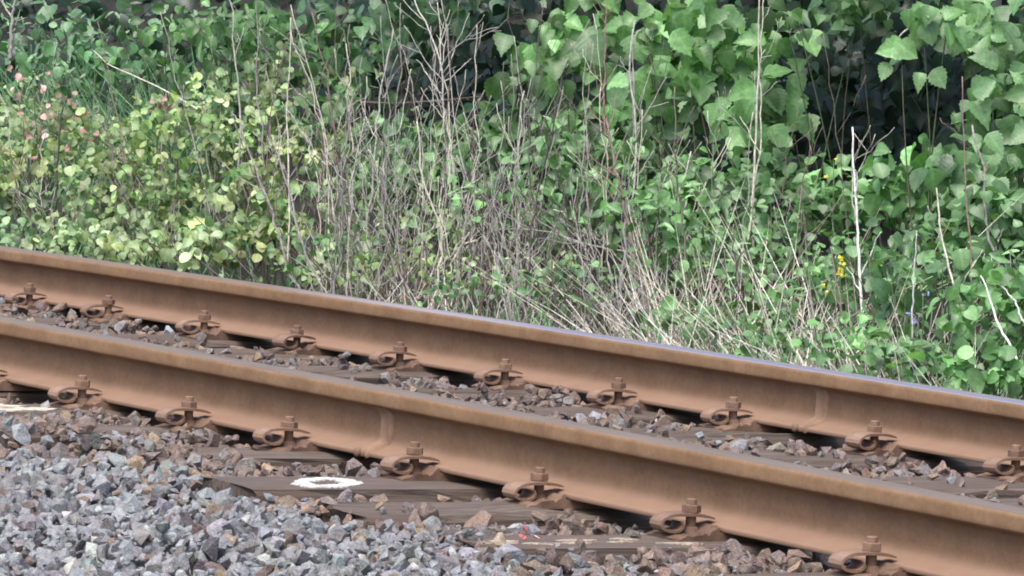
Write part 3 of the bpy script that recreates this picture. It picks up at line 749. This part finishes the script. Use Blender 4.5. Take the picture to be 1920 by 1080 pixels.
# --- left: yellow-green brambles running down to the rail
for a in [
 (70, 430, 2.75, 190, 90, 70, 'pale', 'pale green low bramble at the left edge touching the rear rail'),
 (230, 440, 2.75, 190, 80, 70, 'pale', 'pale low bramble along the rear rail below the red leaved plant'),
 (380, 455, 2.7, 180, 80, 60, 'yg', 'low yellow-green bramble at the rear rail left of the pale thin stem'),
 (520, 480, 2.65, 150, 90, 46, 'pale', 'sparse low bramble around the foot of the tall pale stem at left'),
 (60, 340, 3.3, 180, 120, 80, 'yg', 'yellow-green bramble at the left edge beside the dark upright twig'),
 (200, 350, 3.2, 190, 130, 95, 'yg', 'dense yellow-green bramble right of the dark upright twig'),
 (340, 370, 3.0, 190, 130, 95, 'yg', 'lightest yellow-green bramble in the middle of the left bank'),
 (470, 390, 2.9, 150, 130, 66, 'yg', 'yellow-green bramble at the right end of the left bank'),
 (270, 250, 3.7, 200, 120, 90, 'yg', 'yellow-green bramble under the fallen diagonal straw'),
 (430, 250, 3.5, 190, 140, 90, 'yg', 'yellow-green bramble just left of the tall pale stem'),
 (560, 300, 3.3, 150, 150, 50, 'yg', 'thin yellowish bramble among the dead stems at left of the thicket'),
 (120, 250, 3.9, 170, 110, 60, 'pale', 'pale bramble round the red leaved plant'),
 (480, 150, 4.0, 200, 120, 70, 'pale', 'pale green bramble high on the bank left of the hollow'),
 (20, 170, 4.2, 120, 130, 40, 'pale', 'pale bramble with large leaves high at the left edge')]:
    x, y, o, w, h, n, p, lb = a
    bush('bramble', lb, 'bramble', GB, x, y, o, w, h, n, 'ovate', (.040, .064), p, depth=.3, trifol=True, stems=15)
bush('red_leaved_plant', 'plant with clustered pinkish red leaves at the left edge', 'plant', None, 92, 210, 3.5, 130, 160, 90, 'ovate', (.016, .032), 'red', depth=.12, stems=5)
bush('mauve_flower_plant', 'dull mauve faded flower heads amid yellow-green bramble', 'plant', None, 300, 205, 3.7, 70, 50, 36, 'ovate', (.018, .032), 'mauve', depth=.08, stems=4)
for a in [
 (60, 60, 4.6, 180, 150, 55, 'blue', 'blue-green nettles in the top left corner'),
 (190, 110, 4.4, 190, 150, 70, 'blue', 'blue-green nettles above the red leaved plant'),
 (330, 90, 4.4, 190, 150, 70, 'green', 'green nettles at the upper end of the diagonal straw'),
 (480, 60, 4.5, 190, 120, 60, 'bright', 'bright green nettles at the top edge above the pale bramble'),
 (610, 110, 4.3, 170, 150, 55, 'green', 'green nettles left of the hollow behind the dead stems'),
 (640, 230, 4.0, 170, 140, 60, 'green', 'green nettles at half height behind the left dead stems')]:
    x, y, o, w, h, n, p, lb = a
    bush('nettle', lb, 'nettle', GN, x, y, o, w, h, n, 'lance' if 'corner' in lb else 'ovate', (.055, .095), p, depth=.35, down=.6)
# --- middle: green leaves behind the dead stems
for a in [
 (640, 400, 3.3, 170, 150, 60, 'green', 'heart', (.04, .07), 'green herb behind the left end of the dead stem thicket'),
 (760, 340, 3.6, 170, 140, 75, 'green', 'heart', (.05, .085), 'green herb in the middle of the dead stems below the hollow'),
 (860, 290, 3.8, 170, 120, 70, 'blue', 'heart', (.06, .10), 'blue-green herb on the lower lip of the small hollow'),
 (980, 280, 3.7, 180, 130, 75, 'green', 'lobed', (.06, .11), 'lobed green herb below the shrub tip that points left'),
 (900, 410, 3.3, 190, 130, 70, 'green', 'heart', (.04, .075), 'green herb behind the densest dead stems'),
 (1060, 400, 3.3, 180, 140, 75, 'green', 'heart', (.045, .08), 'green herb left of the thick forked dead branch'),
 (1000, 500, 2.9, 200, 110, 56, 'pale', 'ovate', (.03, .055), 'pale small leaved herb among the dead stem feet'),
 (760, 500, 2.85, 200, 110, 52, 'yg', 'ovate', (.03, .055), 'yellowish small leaved herb low in the dead stem thicket'),
 (620, 500, 2.7, 130, 70, 40, 'pale', 'ovate', (.03, .05), 'pale small leaved herb close to the rail left of the thicket'),
 (1140, 520, 2.75, 160, 90, 44, 'green', 'ovate', (.03, .055), 'small green herb at the foot of the thick forked branch'),
 (1170, 300, 3.6, 170, 140, 70, 'green', 'heart', (.05, .09), 'green climber under the broad leaved shrub behind the reddish branch')]:
    x, y, o, w, h, n, p, k, sz, lb = a
    bush('leafy_herb', lb, 'herb', GH, x, y, o, w, h, n, k, sz, p, depth=.3)
for a in [
 (30, 250, 3.8, 120, 120, 46, 'pale', 'ovate', (.045, .065), 'pale herb at the left edge under the top left sticks'),
 (690, 300, 3.2, 120, 130, 36, 'green', 'heart', (.04, .07), 'green climber winding through the left dead stems'),
 (800, 420, 2.75, 150, 110, 36, 'pale', 'ovate', (.03, .05), 'pale climber low in front of the dead thicket'),
 (930, 330, 2.9, 140, 120, 36, 'bright', 'heart', (.04, .065), 'bright climber in front of the dead stems below the small hollow'),
 (1080, 310, 2.9, 130, 120, 34, 'bright', 'heart', (.04, .07), 'bright climber left of the upper forked branch'),
 (660, 460, 2.65, 140, 110, 32, 'green', 'ovate', (.03, .05), 'small green climber around the bent dark branch'),
 (900, 540, 2.55, 180, 70, 36, 'green', 'ovate', (.025, .045), 'small green herb low at the rail before the dead thicket'),
 (1330, 590, 2.55, 160, 70, 40, 'green', 'lance', (.05, .08), 'narrow leaved herb under the leaning straws'),
 (1240, 400, 2.8, 120, 130, 36, 'bright', 'heart', (.045, .075), 'bright climber just right of the thick forked branch')]:
    x, y, o, w, h, n, p, k, sz, lb = a
    bush('leafy_herb', lb, 'herb', GH, x, y, o, w, h, n, k, sz, p, depth=.2, stems=3, face=.9)
# --- right: herbs in front of the big hollow down to the rail
for a in [
 (1290, 350, 3.3, 160, 130, 60, 'bright', 'heart', (.05, .09), 'bright green herb left of the tall double stem'),
 (1420, 350, 3.4, 170, 120, 70, 'green', 'heart', (.05, .08), 'green herb right of the tall double stem'),
 (1530, 400, 3.2, 150, 110, 66, 'green', 'heart', (.045, .07), 'green herb left of the white forked stalk'),
 (1660, 370, 3.4, 170, 110, 75, 'bright', 'heart', (.05, .085), 'bright herb on the lower lip of the large hollow'),
 (1770, 330, 3.3, 150, 130, 64, 'bright', 'toothed', (.07, .11), 'big leaved herb rising at the right end of the large hollow'),
 (1870, 420, 3.0, 160, 140, 70, 'green', 'heart', (.05, .09), 'green herb at the right edge below the overhanging shrub'),
 (1300, 470, 2.9, 150, 120, 56, 'green', 'heart', (.04, .07), 'green herb right of the thick forked branch'),
 (1430, 480, 2.85, 160, 120, 60, 'green', 'ovate', (.04, .065), 'green herb behind the leaning straws'),
 (1560, 520, 2.75, 150, 130, 60, 'bright', 'ovate', (.035, .06), 'fresh green herb around the yellow flower spike'),
 (1680, 500, 2.8, 160, 130, 64, 'green', 'ovate', (.04, .065), 'green herb right of the white forked stalk'),
 (1790, 520, 2.75, 160, 130, 64, 'green', 'lance', (.06, .10), 'narrow leaved green herb around the small blue flowers'),
 (1890, 570, 2.65, 150, 140, 60, 'bright', 'heart', (.05, .08), 'bright green herb at the right edge above the rail'),
 (1510, 630, 2.55, 150, 80, 46, 'green', 'ovate', (.03, .05), 'low herb by the rail below the leaning straws'),
 (1640, 640, 2.5, 160, 90, 54, 'bright', 'ovate', (.03, .055), 'low bright herb by the rail at the foot of the white stalk'),
 (1760, 670, 2.45, 160, 80, 50, 'green', 'lobed', (.05, .08), 'low lobed herb by the rail below the blue flowers'),
 (1870, 690, 2.4, 130, 80, 44, 'bright', 'heart', (.05, .085), 'low broad leaved herb where the rear rail leaves the photo')]:
    x, y, o, w, h, n, p, k, sz, lb = a
    bush('leafy_herb', lb, 'herb', GH, x, y, o, w, h, n, k, sz, p, depth=.25)
# --- broad leaved shrubs hanging over the hollows
for a in [
 (1010, 150, 3.7, 130, 190, 26, 'green', 'lobed', (.07, .12), 'lobed shrub tip pointing left into the small hollow'),
 (1120, 60, 3.6, 190, 150, 36, 'bright', 'toothed', (.085, .13), 'broad leaved shrub at the top edge around the reddish branch'),
 (1270, 60, 3.5, 190, 130, 40, 'bright', 'toothed', (.09, .14), 'broad toothed shrub at the top with the largest light leaves'),
 (1360, 95, 3.5, 170, 170, 40, 'bright', 'toothed', (.09, .14), 'broad toothed shrub behind the tall double stem'),
 (1415, 185, 3.5, 120, 130, 24, 'bright', 'toothed', (.09, .13), 'broad leaves ending the shrub left of the large hollow'),
 (1280, 200, 3.5, 170, 130, 34, 'green', 'toothed', (.08, .125), 'mid green broad leaves hanging under the big shrub'),
 (1130, 200, 3.6, 140, 140, 28, 'green', 'toothed', (.075, .12), 'mid green broad leaves behind the upper reddish branch'),
 (1590, 15, 3.7, 190, 90, 34, 'green', 'heart', (.06, .09), 'drooping thin leaves hanging over the top of the large hollow'),
 (1745, 50, 3.2, 110, 110, 18, 'bright', 'toothed', (.085, .12), 'light sprig of toothed leaves hanging before the dark hollow'),
 (1850, 60, 3.4, 170, 140, 36, 'green', 'toothed', (.08, .12), 'overhanging shrub in the top right corner'),
 (1880, 190, 3.3, 150, 150, 40, 'green', 'toothed', (.08, .125), 'overhanging shrub on the right edge beside the hollow'),
 (1870, 300, 3.2, 150, 120, 36, 'green', 'toothed', (.08, .12), 'lower shrub branch on the right edge with spread leaves'),
 (770, 25, 4.4, 170, 90, 24, 'blue', 'toothed', (.08, .13), 'blue-green drooping leaves at the top above the small hollow'),
 (660, 40, 4.4, 130, 90, 22, 'blue', 'toothed', (.07, .11), 'blue-green drooping leaves at the top left of the small hollow')]:
    x, y, o, w, h, n, p, k, sz, lb = a
    bush('broadleaf_shrub', lb, 'shrub', GS, x, y, o, w, h, n, k, sz, p, depth=.18, up=.45, face=1.0, rnd=.42, down=.75, clump=6, stems=5)
# --- dim leaves inside the hollows
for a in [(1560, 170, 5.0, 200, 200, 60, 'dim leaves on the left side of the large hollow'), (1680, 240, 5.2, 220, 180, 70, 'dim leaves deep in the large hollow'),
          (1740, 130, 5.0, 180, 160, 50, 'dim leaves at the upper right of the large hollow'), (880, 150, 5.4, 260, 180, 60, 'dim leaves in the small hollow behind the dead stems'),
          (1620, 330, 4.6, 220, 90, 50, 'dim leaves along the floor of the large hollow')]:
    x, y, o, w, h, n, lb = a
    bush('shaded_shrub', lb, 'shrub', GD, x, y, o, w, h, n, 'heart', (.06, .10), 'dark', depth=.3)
# --- leaves on the soil at the back of the hollows
_r = np.random.default_rng(21)
# --- the mass of foliage that closes the view behind, and the canopy added to shade it
r = np.random.default_rng(77); n = 5600
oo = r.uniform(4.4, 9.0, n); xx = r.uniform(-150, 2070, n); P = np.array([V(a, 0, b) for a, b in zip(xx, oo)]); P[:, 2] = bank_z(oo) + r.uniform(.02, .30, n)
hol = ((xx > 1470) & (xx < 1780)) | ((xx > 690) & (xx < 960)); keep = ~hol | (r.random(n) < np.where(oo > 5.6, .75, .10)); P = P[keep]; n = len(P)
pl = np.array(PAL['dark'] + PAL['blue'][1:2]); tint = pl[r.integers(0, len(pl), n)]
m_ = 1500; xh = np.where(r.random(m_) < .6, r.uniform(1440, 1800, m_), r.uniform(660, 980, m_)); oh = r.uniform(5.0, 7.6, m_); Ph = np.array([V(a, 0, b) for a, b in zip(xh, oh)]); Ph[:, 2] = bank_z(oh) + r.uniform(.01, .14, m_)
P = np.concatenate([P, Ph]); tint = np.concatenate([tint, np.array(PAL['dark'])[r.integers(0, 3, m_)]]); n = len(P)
m_ = 6500; xh = np.where(r.random(m_) < .7, r.uniform(-900, -30, m_), r.uniform(1960, 2500, m_)); oh = r.uniform(2.6, 6.5, m_); Ph = np.array([V(a, 0, b) for a, b in zip(xh, oh)]); Ph[:, 2] = bank_z(oh) + r.uniform(.01, .42, m_) * (.6 + .4 * np.sin(xh * .02 + oh * 2))
pl = np.array(PAL['yg'] + PAL['green']); P = np.concatenate([P, Ph]); tint = np.concatenate([tint, pl[r.integers(0, len(pl), m_)]]); n = len(P)
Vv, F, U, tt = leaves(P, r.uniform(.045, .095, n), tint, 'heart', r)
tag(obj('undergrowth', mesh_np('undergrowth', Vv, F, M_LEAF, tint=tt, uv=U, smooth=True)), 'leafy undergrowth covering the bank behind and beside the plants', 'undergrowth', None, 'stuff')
def tree(label, px_, off, zt, wid, n, pal):  # unseen tree, added overhead to keep skylight out of the hollows
    bush_seed[0] += 1; r = np.random.default_rng(bush_seed[0])
    B = V(px_, 0, off); B[2] = float(bank_z(off)) - .05
    root = tag(empty('shade_tree', B), label, 'tree', 'added shade trees over the bank')
    nc = 60; u = r.normal(0, 1, (nc, 3)); u /= np.linalg.norm(u, axis=1)[:, None]; u *= r.uniform(.35, 1, (nc, 1))
    cc = np.array([0, 0, zt]) + u * [wid, wid, .75]
    sb = MB()
    t_ = np.linspace(0, 1, 10)[:, None]; away = np.array([ST, CT, 0.])
    for q in range(5):
        e = np.array([r.normal(0, .35), r.normal(0, .25), zt + r.normal(0, .2)]); s0 = away * 1.7 + np.array([r.normal(0, .10), r.normal(0, .1), float(bank_z(off + 1.7)) - B[2] - .1])
        m = s0 * .75 + e * .25 + [0, 0, .6]; pts = (1 - t_) ** 2 * s0 + 2 * t_ * (1 - t_) * m + t_ ** 2 * e
        v, f = tube(pts, np.linspace(.024, .012, 10), 7); sb.add(v, f, (.05, .042, .035))
        for c in cc[q * 6:q * 6 + 6]:
            s1 = pts[r.integers(5, 9)]; m = (s1 + c) / 2 + [0, 0, .12]; pp = (1 - t_) ** 2 * s1 + 2 * t_ * (1 - t_) * m + t_ ** 2 * c
            v, f = tube(pp, np.linspace(.010, .003, 10), 5); sb.add(v, f, (.06, .05, .04))
    obj('trunk', sb.mesh('trunk', M_STEM, smooth=True), root)
    pos = cc[r.integers(0, nc, n)] + r.normal(0, .16, (n, 3)) * [1, 1, .7]
    pl = np.array(PAL[pal]); tint = pl[r.integers(0, len(pl), n)] * (1 + r.normal(0, .12, (n, 1)))
    Vv, F, U, tt = leaves(pos, r.uniform(.08, .13, n), np.clip(tint, .01, 1), 'toothed', r, up=.8, face=.3, rnd=.5, down=.6)
    obj('crown', mesh_np('crown', Vv, F, M_LEAF, tint=tt, uv=U, smooth=True), root)
for a in [('added shade tree over the large hollow, its crown above the photo', 1640, 4.5, 1.85, 1.25, 2800, 'green'), ('added shade tree over the small hollow, its crown above the photo', 860, 4.8, 1.85, 1.15, 2600, 'green'),
          ('added shade tree over the broad leaved shrub, its crown above the photo', 1250, 4.5, 1.85, 1.1, 2200, 'green'), ('added shade tree behind the overhanging shrub in the right corner', 1980, 4.2, 1.65, 1.0, 1800, 'green'),
          ('added shade tree high on the bank at the left', 330, 6.4, 2.3, 1.3, 1800, 'blue'), ('added shade tree high on the bank behind the small hollow', 1000, 7.4, 2.5, 1.4, 2200, 'green'), ('added shade tree high on the bank behind the large hollow', 1750, 7.2, 2.4, 1.4, 2200, 'green')]:
    tree(*a)

# ------------------------------------------------------------------ dead stems, straws and twigs
DEAD = {'grey': (.36, .34, .315), 'brown': (.175, .138, .115), 'straw': (.58, .54, .45), 'white': (.75, .73, .69), 'red': (.22, .14, .125), 'dark': (.10, .085, .08)}
def spline(pts, n):
    p = np.asarray(pts, float); t = np.concatenate([[0], np.cumsum(np.linalg.norm(np.diff(p, axis=0), axis=1))]); t /= t[-1]
    q = np.linspace(0, 1, n); out = np.stack([np.interp(q, t, p[:, i]) for i in range(3)], -1)
    for _ in range(2): out[1:-1] = (out[:-2] + 2 * out[1:-1] + out[2:]) / 4
    return out
def stalk(name, label, cat, group, pts, rad, col, twigs=0, seed=0, tl=.16, wob=.006):
    r = np.random.default_rng(seed); n = 22; c = spline(pts, n)
    w = np.cumsum(r.normal(0, wob, (n, 3)), 0); w -= np.linspace(0, 1, n)[:, None] * w[-1] * .6; c = c + w * [1, .6, .15]
    c[0] = pts[0]; L = np.linalg.norm(c[-1] - c[0])
    base = c[0].copy(); rr = np.linspace(rad, rad * .45, n) * (1 + r.normal(0, .08, n))
    colr = np.array(DEAD[col]) * (1 + r.normal(0, .12))
    sb = MB(); v, f = tube(c - base, rr, 5); sb.add(v, f, colr)
    for q in range(twigs):
        i = r.integers(n // 4, n - 2); ax = unit(c[min(i + 1, n - 1)] - c[i - 1])
        side = unit(r.normal(0, 1, 3) * [1, .5, .25]); d = unit(ax * r.uniform(.5, 1.1) + side * r.uniform(.4, .9))
        l = tl * r.uniform(.35, 1.2); m = 8; t = np.linspace(0, 1, m)[:, None]
        tw = c[i] + d * t * l + UPV * t * t * l * r.uniform(0, .35) + np.cumsum(r.normal(0, .003, (m, 3)), 0)
        v, f = tube(tw - base, np.linspace(rr[i] * .6, .0009, m), 4); sb.add(v, f, colr * r.uniform(.9, 1.25))
        if r.random() < .45:
            j = r.integers(2, m - 2); d2 = unit(d + r.normal(0, .5, 3)); t2 = np.linspace(0, 1, 5)[:, None]
            v, f = tube(tw[j] + d2 * t2 * l * .45 - base, np.linspace(rr[i] * .4, .0008, 5), 4); sb.add(v, f, colr * 1.1)
    return tag(obj(name, sb.mesh(name, M_STEM, smooth=True), None, base), label, cat, group)
def poly(off, *pp, lean=0.0):
    return [V(x, y, off + lean * i) for i, (x, y) in enumerate(pp)]
GT = 'dead stems and straws standing out behind the rail'
HS = [
 ('dead_stalk', 'white dead stalk standing alone before the large hollow', 2.6, [(1633, 698), (1622, 600), (1610, 480), (1598, 340), (1595, 235)], .0075, 'white', 3),
 ('dead_stalk', 'bleached twig forking up from the white stalk before the hollow', 2.75, [(1604, 420), (1600, 310), (1618, 270), (1633, 232)], .0035, 'straw', 3),
 ('dead_stalk', 'tall straight pale stem of a close pair reaching the top edge', 3.0, [(1402, 470), (1410, 330), (1416, 150), (1420, -20)], .0062, 'straw', 0),
 ('dead_stalk', 'thinner stem of the tall close pair, slightly right', 3.05, [(1414, 470), (1420, 300), (1426, 120), (1432, -20)], .0042, 'straw', 4),
 ('dead_branch', 'thick dark forked dead branch rooted just behind the rail', 2.75, [(1225, 612), (1205, 540), (1190, 460), (1172, 390), (1150, 300), (1135, 220)], .011, 'brown', 9),
 ('dead_branch', 'reddish upright dead branch reaching the top edge', 3.1, [(1140, 330), (1128, 200), (1131, 80), (1128, -20)], .0065, 'red', 8),
 ('dead_branch', 'grey arched twig leaning left from the thick forked branch', 2.85, [(1190, 468), (1110, 440), (1020, 390), (960, 345), (905, 310)], .0052, 'dark', 7),
 ('dead_branch', 'low grey twig leaning left across the green herbs', 2.8, [(1180, 470), (1090, 455), (1010, 430), (930, 425), (880, 440)], .0042, 'grey', 6),
 ('dead_branch', 'forked grey branch crossing the small hollow to the top', 3.1, [(850, 420), (845, 300), (828, 200), (818, 100), (790, 30), (770, -15)], .0068, 'grey', 8),
 ('dead_branch', 'right fork of the grey branch in the small hollow', 3.1, [(828, 120), (850, 90), (880, 60), (905, 25)], .0042, 'grey', 3),
 ('dead_stalk', 'tall thin pale stem left of the thicket', 2.85, [(538, 500), (541, 380), (538, 200), (542, 30)], .0048, 'straw', 0),
 ('dead_branch', 'dark crooked branch standing in the yellow-green bramble', 3.3, [(98, 400), (103, 300), (108, 230), (112, 180)], .0075, 'dark', 3),
 ('dead_branch', 'thick pale stick in the top left corner', 4.2, [(15, 110), (20, 50), (24, -15)], .014, 'grey', 2),
 ('fallen_straw', 'long fallen straw lying diagonally over the left bramble', 3.5, [(385, 213), (320, 175), (250, 140), (200, 118), (172, 92)], .0055, 'straw', 0),
 ('dead_branch', 'fallen brown branch lying level across the small hollow', 4.4, [(660, 188), (740, 192), (820, 186), (900, 178)], .008, 'brown', 2),
 ('fallen_straw', 'longest leaning straw reaching right past the white stalk', 2.6, [(1448, 672), (1530, 628), (1620, 578), (1755, 516)], .0042, 'straw', 0),
 ('fallen_straw', 'leaning straw crossing the straw heap under the double stem', 2.7, [(1310, 640), (1380, 590), (1450, 540), (1525, 500)], .004, 'straw', 0),
 ('fallen_straw', 'lower leaning straw parallel to the long one', 2.65, [(1355, 650), (1420, 605), (1470, 570), (1560, 515)], .0034, 'straw', 0),
 ('dead_stalk', 'thin white stalk between the white stalk and blue flowers', 2.5, [(1703, 712), (1712, 580), (1720, 430)], .0045, 'white', 0),
 ('dead_stalk', 'pale stalk leaning left behind the blue flowers', 2.6, [(1832, 690), (1800, 590), (1775, 470), (1755, 350)], .006, 'straw', 2),
 ('dead_stalk', 'thin reddish stem right of the blue flowers', 2.65, [(1845, 725), (1830, 600), (1820, 430), (1802, 280), (1797, 140)], .0042, 'red', 3),
 ('dead_stalk', 'white stalk leaning left at the right edge above the rail', 2.5, [(1922, 690), (1888, 620), (1865, 560), (1843, 515)], .0048, 'white', 0),
 ('dead_stalk', 'short white stalk leaning left cut off by the right edge', 2.6, [(1925, 605), (1905, 565), (1880, 535)], .0042, 'white', 0),
 ('dead_branch', 'bleached curved twig end above the bramble left of the thicket', 3.0, [(577, 305), (574, 265), (580, 232)], .0058, 'white', 1),
 ('dead_branch', 'bent dark branch at the left end of the thicket', 2.9, [(690, 560), (672, 450), (655, 370), (650, 310), (668, 285)], .0082, 'dark', 7),
 ('dead_branch', 'brown branch bent over at its top in the thicket', 2.8, [(780, 520), (790, 430), (800, 350), (815, 328), (822, 345)], .0065, 'brown', 4),
 ('dead_branch', 'bleached bare twig hanging beside the light leaf sprig', 3.3, [(1716, 22), (1700, 50), (1672, 78), (1638, 98)], .0042, 'white', 0),
 ('dead_stalk', 'knobbly brown stem right of the yellow flower spike', 2.6, [(1660, 705), (1640, 620), (1635, 540), (1625, 470)], .006, 'brown', 3),
 ('dead_stalk', 'brown stem crossing the yellow flower spike', 2.55, [(1605, 690), (1585, 600), (1570, 520), (1560, 460)], .0062, 'brown', 2),
 ('dead_stalk', 'thin stem with withered seed head before the large hollow', 2.9, [(1490, 560), (1498, 430), (1505, 340), (1515, 270)], .0042, 'brown', 8),
]
for n, (nm, lb, off, pp, rad, col, tw) in enumerate(HS):
    stalk(nm, lb, 'dead stem', GT, poly(off, *pp), rad * .72, col, tw, 300 + n, wob=.004 if tw > 3 else .0018)
r = np.random.default_rng(91)
ZN = [((560, 700), 46, 'in the left part of the dead thicket'), ((700, 860), 52, 'in the thicket before the small hollow'), ((860, 1010), 42, 'in the thicket right of the small hollow'),
      ((1010, 1190), 46, 'in the thicket left of the thick forked branch'), ((1200, 1400), 34, 'between the thick forked branch and the tall double stem'), ((20, 540), 36, 'rising from the yellow-green brambles'), ((1430, 1900), 14, 'among the green herbs at right')]
for (x0, x1), cnt, where in ZN:
    for q in range(cnt):
        x = r.uniform(x0, x1); off = r.uniform(2.5, 3.3) if x > 540 else r.uniform(2.9, 4.0)
        C = V(x, 300, off); C[2] = float(bank_z(off)) - .02
        tall = r.random() < (.62 if 560 < x < 1010 else .40)
        Hh = r.uniform(.5, 1.1) if tall else r.uniform(.2, .48)
        lean = r.normal(0, .12, 2); tip = C + [lean[0] * Hh * 1.6, lean[1] * .4, Hh]
        mid = (C + tip) / 2 + r.normal(0, .03, 3)
        col = r.choice(['grey', 'brown', 'straw', 'red', 'dark'], p=[.44, .22, .18, .04, .12])
        size = 'tall' if tall else 'short'
        stalk('dead_stalk', '%s thin %s dead stem %s' % (size, {'grey': 'grey', 'brown': 'brown', 'straw': 'straw-coloured', 'red': 'reddish', 'dark': 'dark'}[col], where), 'dead stem', 'thin dead stems of the thicket',
              [C, mid, tip], r.uniform(.0014, .0032) if r.random() < .8 else r.uniform(.0035, .0058), col, int(r.integers(2, 8)), 5000 + len(bpy.data.objects), tl=.13)
# dry grass litter and green grass at the foot of it all
def blades(name, label, cat, zones, cols, n, hh, rad, droop=.45, leanf=1.0):
    r = np.random.default_rng(len(name)); V_, F_, T_, k0 = [], [], [], 0
    for _ in range(n):
        (x0, x1, o0, o1), hs = zones[r.integers(len(zones))]
        off = r.uniform(o0, o1); C = V(r.uniform(x0, x1), 400, off); C[2] = float(bank_z(off)) - .01
        h = r.uniform(*hh) * hs; dr = r.normal(0, 1, 2); t = np.linspace(0, 1, 5)[:, None]
        tip = np.array([dr[0] * h * .5 * leanf, dr[1] * h * .3, h]); pts = C + tip * t - UPV * (t ** 2) * h * r.uniform(.0, droop)
        w = rad * np.array([1, .9, .75, .5, .1])[:, None]; sd = unit(np.array([1, .3 * r.normal(), 0]))
        v = np.concatenate([pts - sd * w, pts + sd * w]); i = np.arange(4)
        V_.append(v); F_.append(np.stack([i, i + 1, i + 6, i + 5], -1) + k0); k0 += 10
        c = np.array(cols[r.integers(len(cols))]) * (1 + r.normal(0, .15)); T_.append(np.broadcast_to(np.clip(c, .01, .8), (10, 3)))
    tag(obj(name, mesh_np(name, np.concatenate(V_), np.concatenate(F_), M_STEM, tint=np.concatenate(T_), smooth=True)), label, cat, None, 'stuff')
blades('dry_grass', 'dry straw-coloured grass and litter at the foot of the dead stems', 'dry grass', [((560, 1000, 2.3, 2.75), .7), ((900, 1560, 2.35, 3.0), 1.0), ((1380, 1930, 2.3, 2.7), .8)],
       [(.50, .46, .38), (.40, .36, .30), (.28, .24, .20), (.56, .52, .44)], 1100, (.05, .24), .0016)
blades('straw_tangle', 'pale dead straws leaning and lying in a tangle before the green herbs', 'dead straw', [((1180, 1420, 2.4, 2.9), 1.0), ((1230, 1640, 2.35, 2.95), 1.25), ((1230, 1600, 2.35, 2.7), .9), ((1480, 1800, 2.3, 2.7), .9), ((640, 1200, 2.4, 3.0), .75), ((1560, 1930, 2.3, 2.65), .8)],
       [(.66, .61, .52), (.54, .48, .39), (.72, .69, .63), (.42, .36, .29)], 1150, (.14, .56), .0019, .35, 1.25)
blades('grass', 'green grass blades between the herbs behind the rear rail', 'grass', [((880, 1100, 2.5, 3.0), 1.0), ((1250, 1930, 2.35, 2.9), 1.0), ((-20, 330, 3.7, 4.6), 2.2), ((-20, 420, 3.9, 4.5), 2.6), ((-20, 560, 2.7, 3.6), 1.2), ((1250, 1930, 2.35, 2.7), 1.6)],
       [(.09, .21, .09), (.12, .26, .11), (.07, .16, .075)], 2300, (.08, .24), .0028)
# yellow flower spike and small blue flowers
def flower(label, x, y, off, n, spreadpx, col, sz, base_y):
    r = np.random.default_rng(int(x)); P0 = V(x, base_y, off); P1 = V(x, y, off); P0[2] = min(P0[2], float(bank_z(off)) + .0)
    root = tag(empty('wild_flower', P0), label, 'flower', 'wild flowers behind the rear rail')
    t = np.linspace(0, 1, 8)[:, None]; sb = MB(); v, f = tube((P1 - P0) * t, np.linspace(.003, .0015, 8), 5); sb.add(v, f, (.07, .14, .05)); obj('stem', sb.mesh('stem', M_STEM, smooth=True), root)
    k = (P1[1] - CAM[1]) / FPX; c = P1 - P0 + r.normal(0, 1, (n, 3)) * np.array([spreadpx[0] * k, .01, spreadpx[1] * k])
    for q in c:
        m = 5; pos = np.repeat(q[None], m, 0); Vv, F, U, tt = leaves(pos, np.full(m, sz), np.broadcast_to(np.array(col), (m, 3)), 'ovate', r, up=.2, face=1.0, rnd=.5, down=0)
        obj('blossom', mesh_np('blossom', Vv, F, M_LEAF, tint=tt, uv=U, smooth=True), root)
flower('yellow flower spike among fresh green herbs left of the white stalk', 1577, 495, 2.6, 6, (4, 15), (.75, .68, .10), .010, 690)
flower('small yellow flowers high before the large hollow', 1562, 300, 3.0, 3, (22, 12), (.65, .62, .10), .007, 560)
flower('lower small yellow flower beside the yellow spike', 1548, 540, 2.6, 2, (5, 5), (.70, .66, .14), .008, 690)
flower('small blue flower by the thin white stalk', 1711, 585, 2.5, 3, (5, 8), (.28, .30, .66), .007, 710)
flower('small blue flower right of the thin white stalk', 1733, 552, 2.55, 2, (5, 5), (.28, .30, .66), .006, 710)
flower('highest small blue flower behind the leaning pale stalk', 1769, 497, 2.7, 2, (4, 5), (.34, .36, .70), .006, 690)
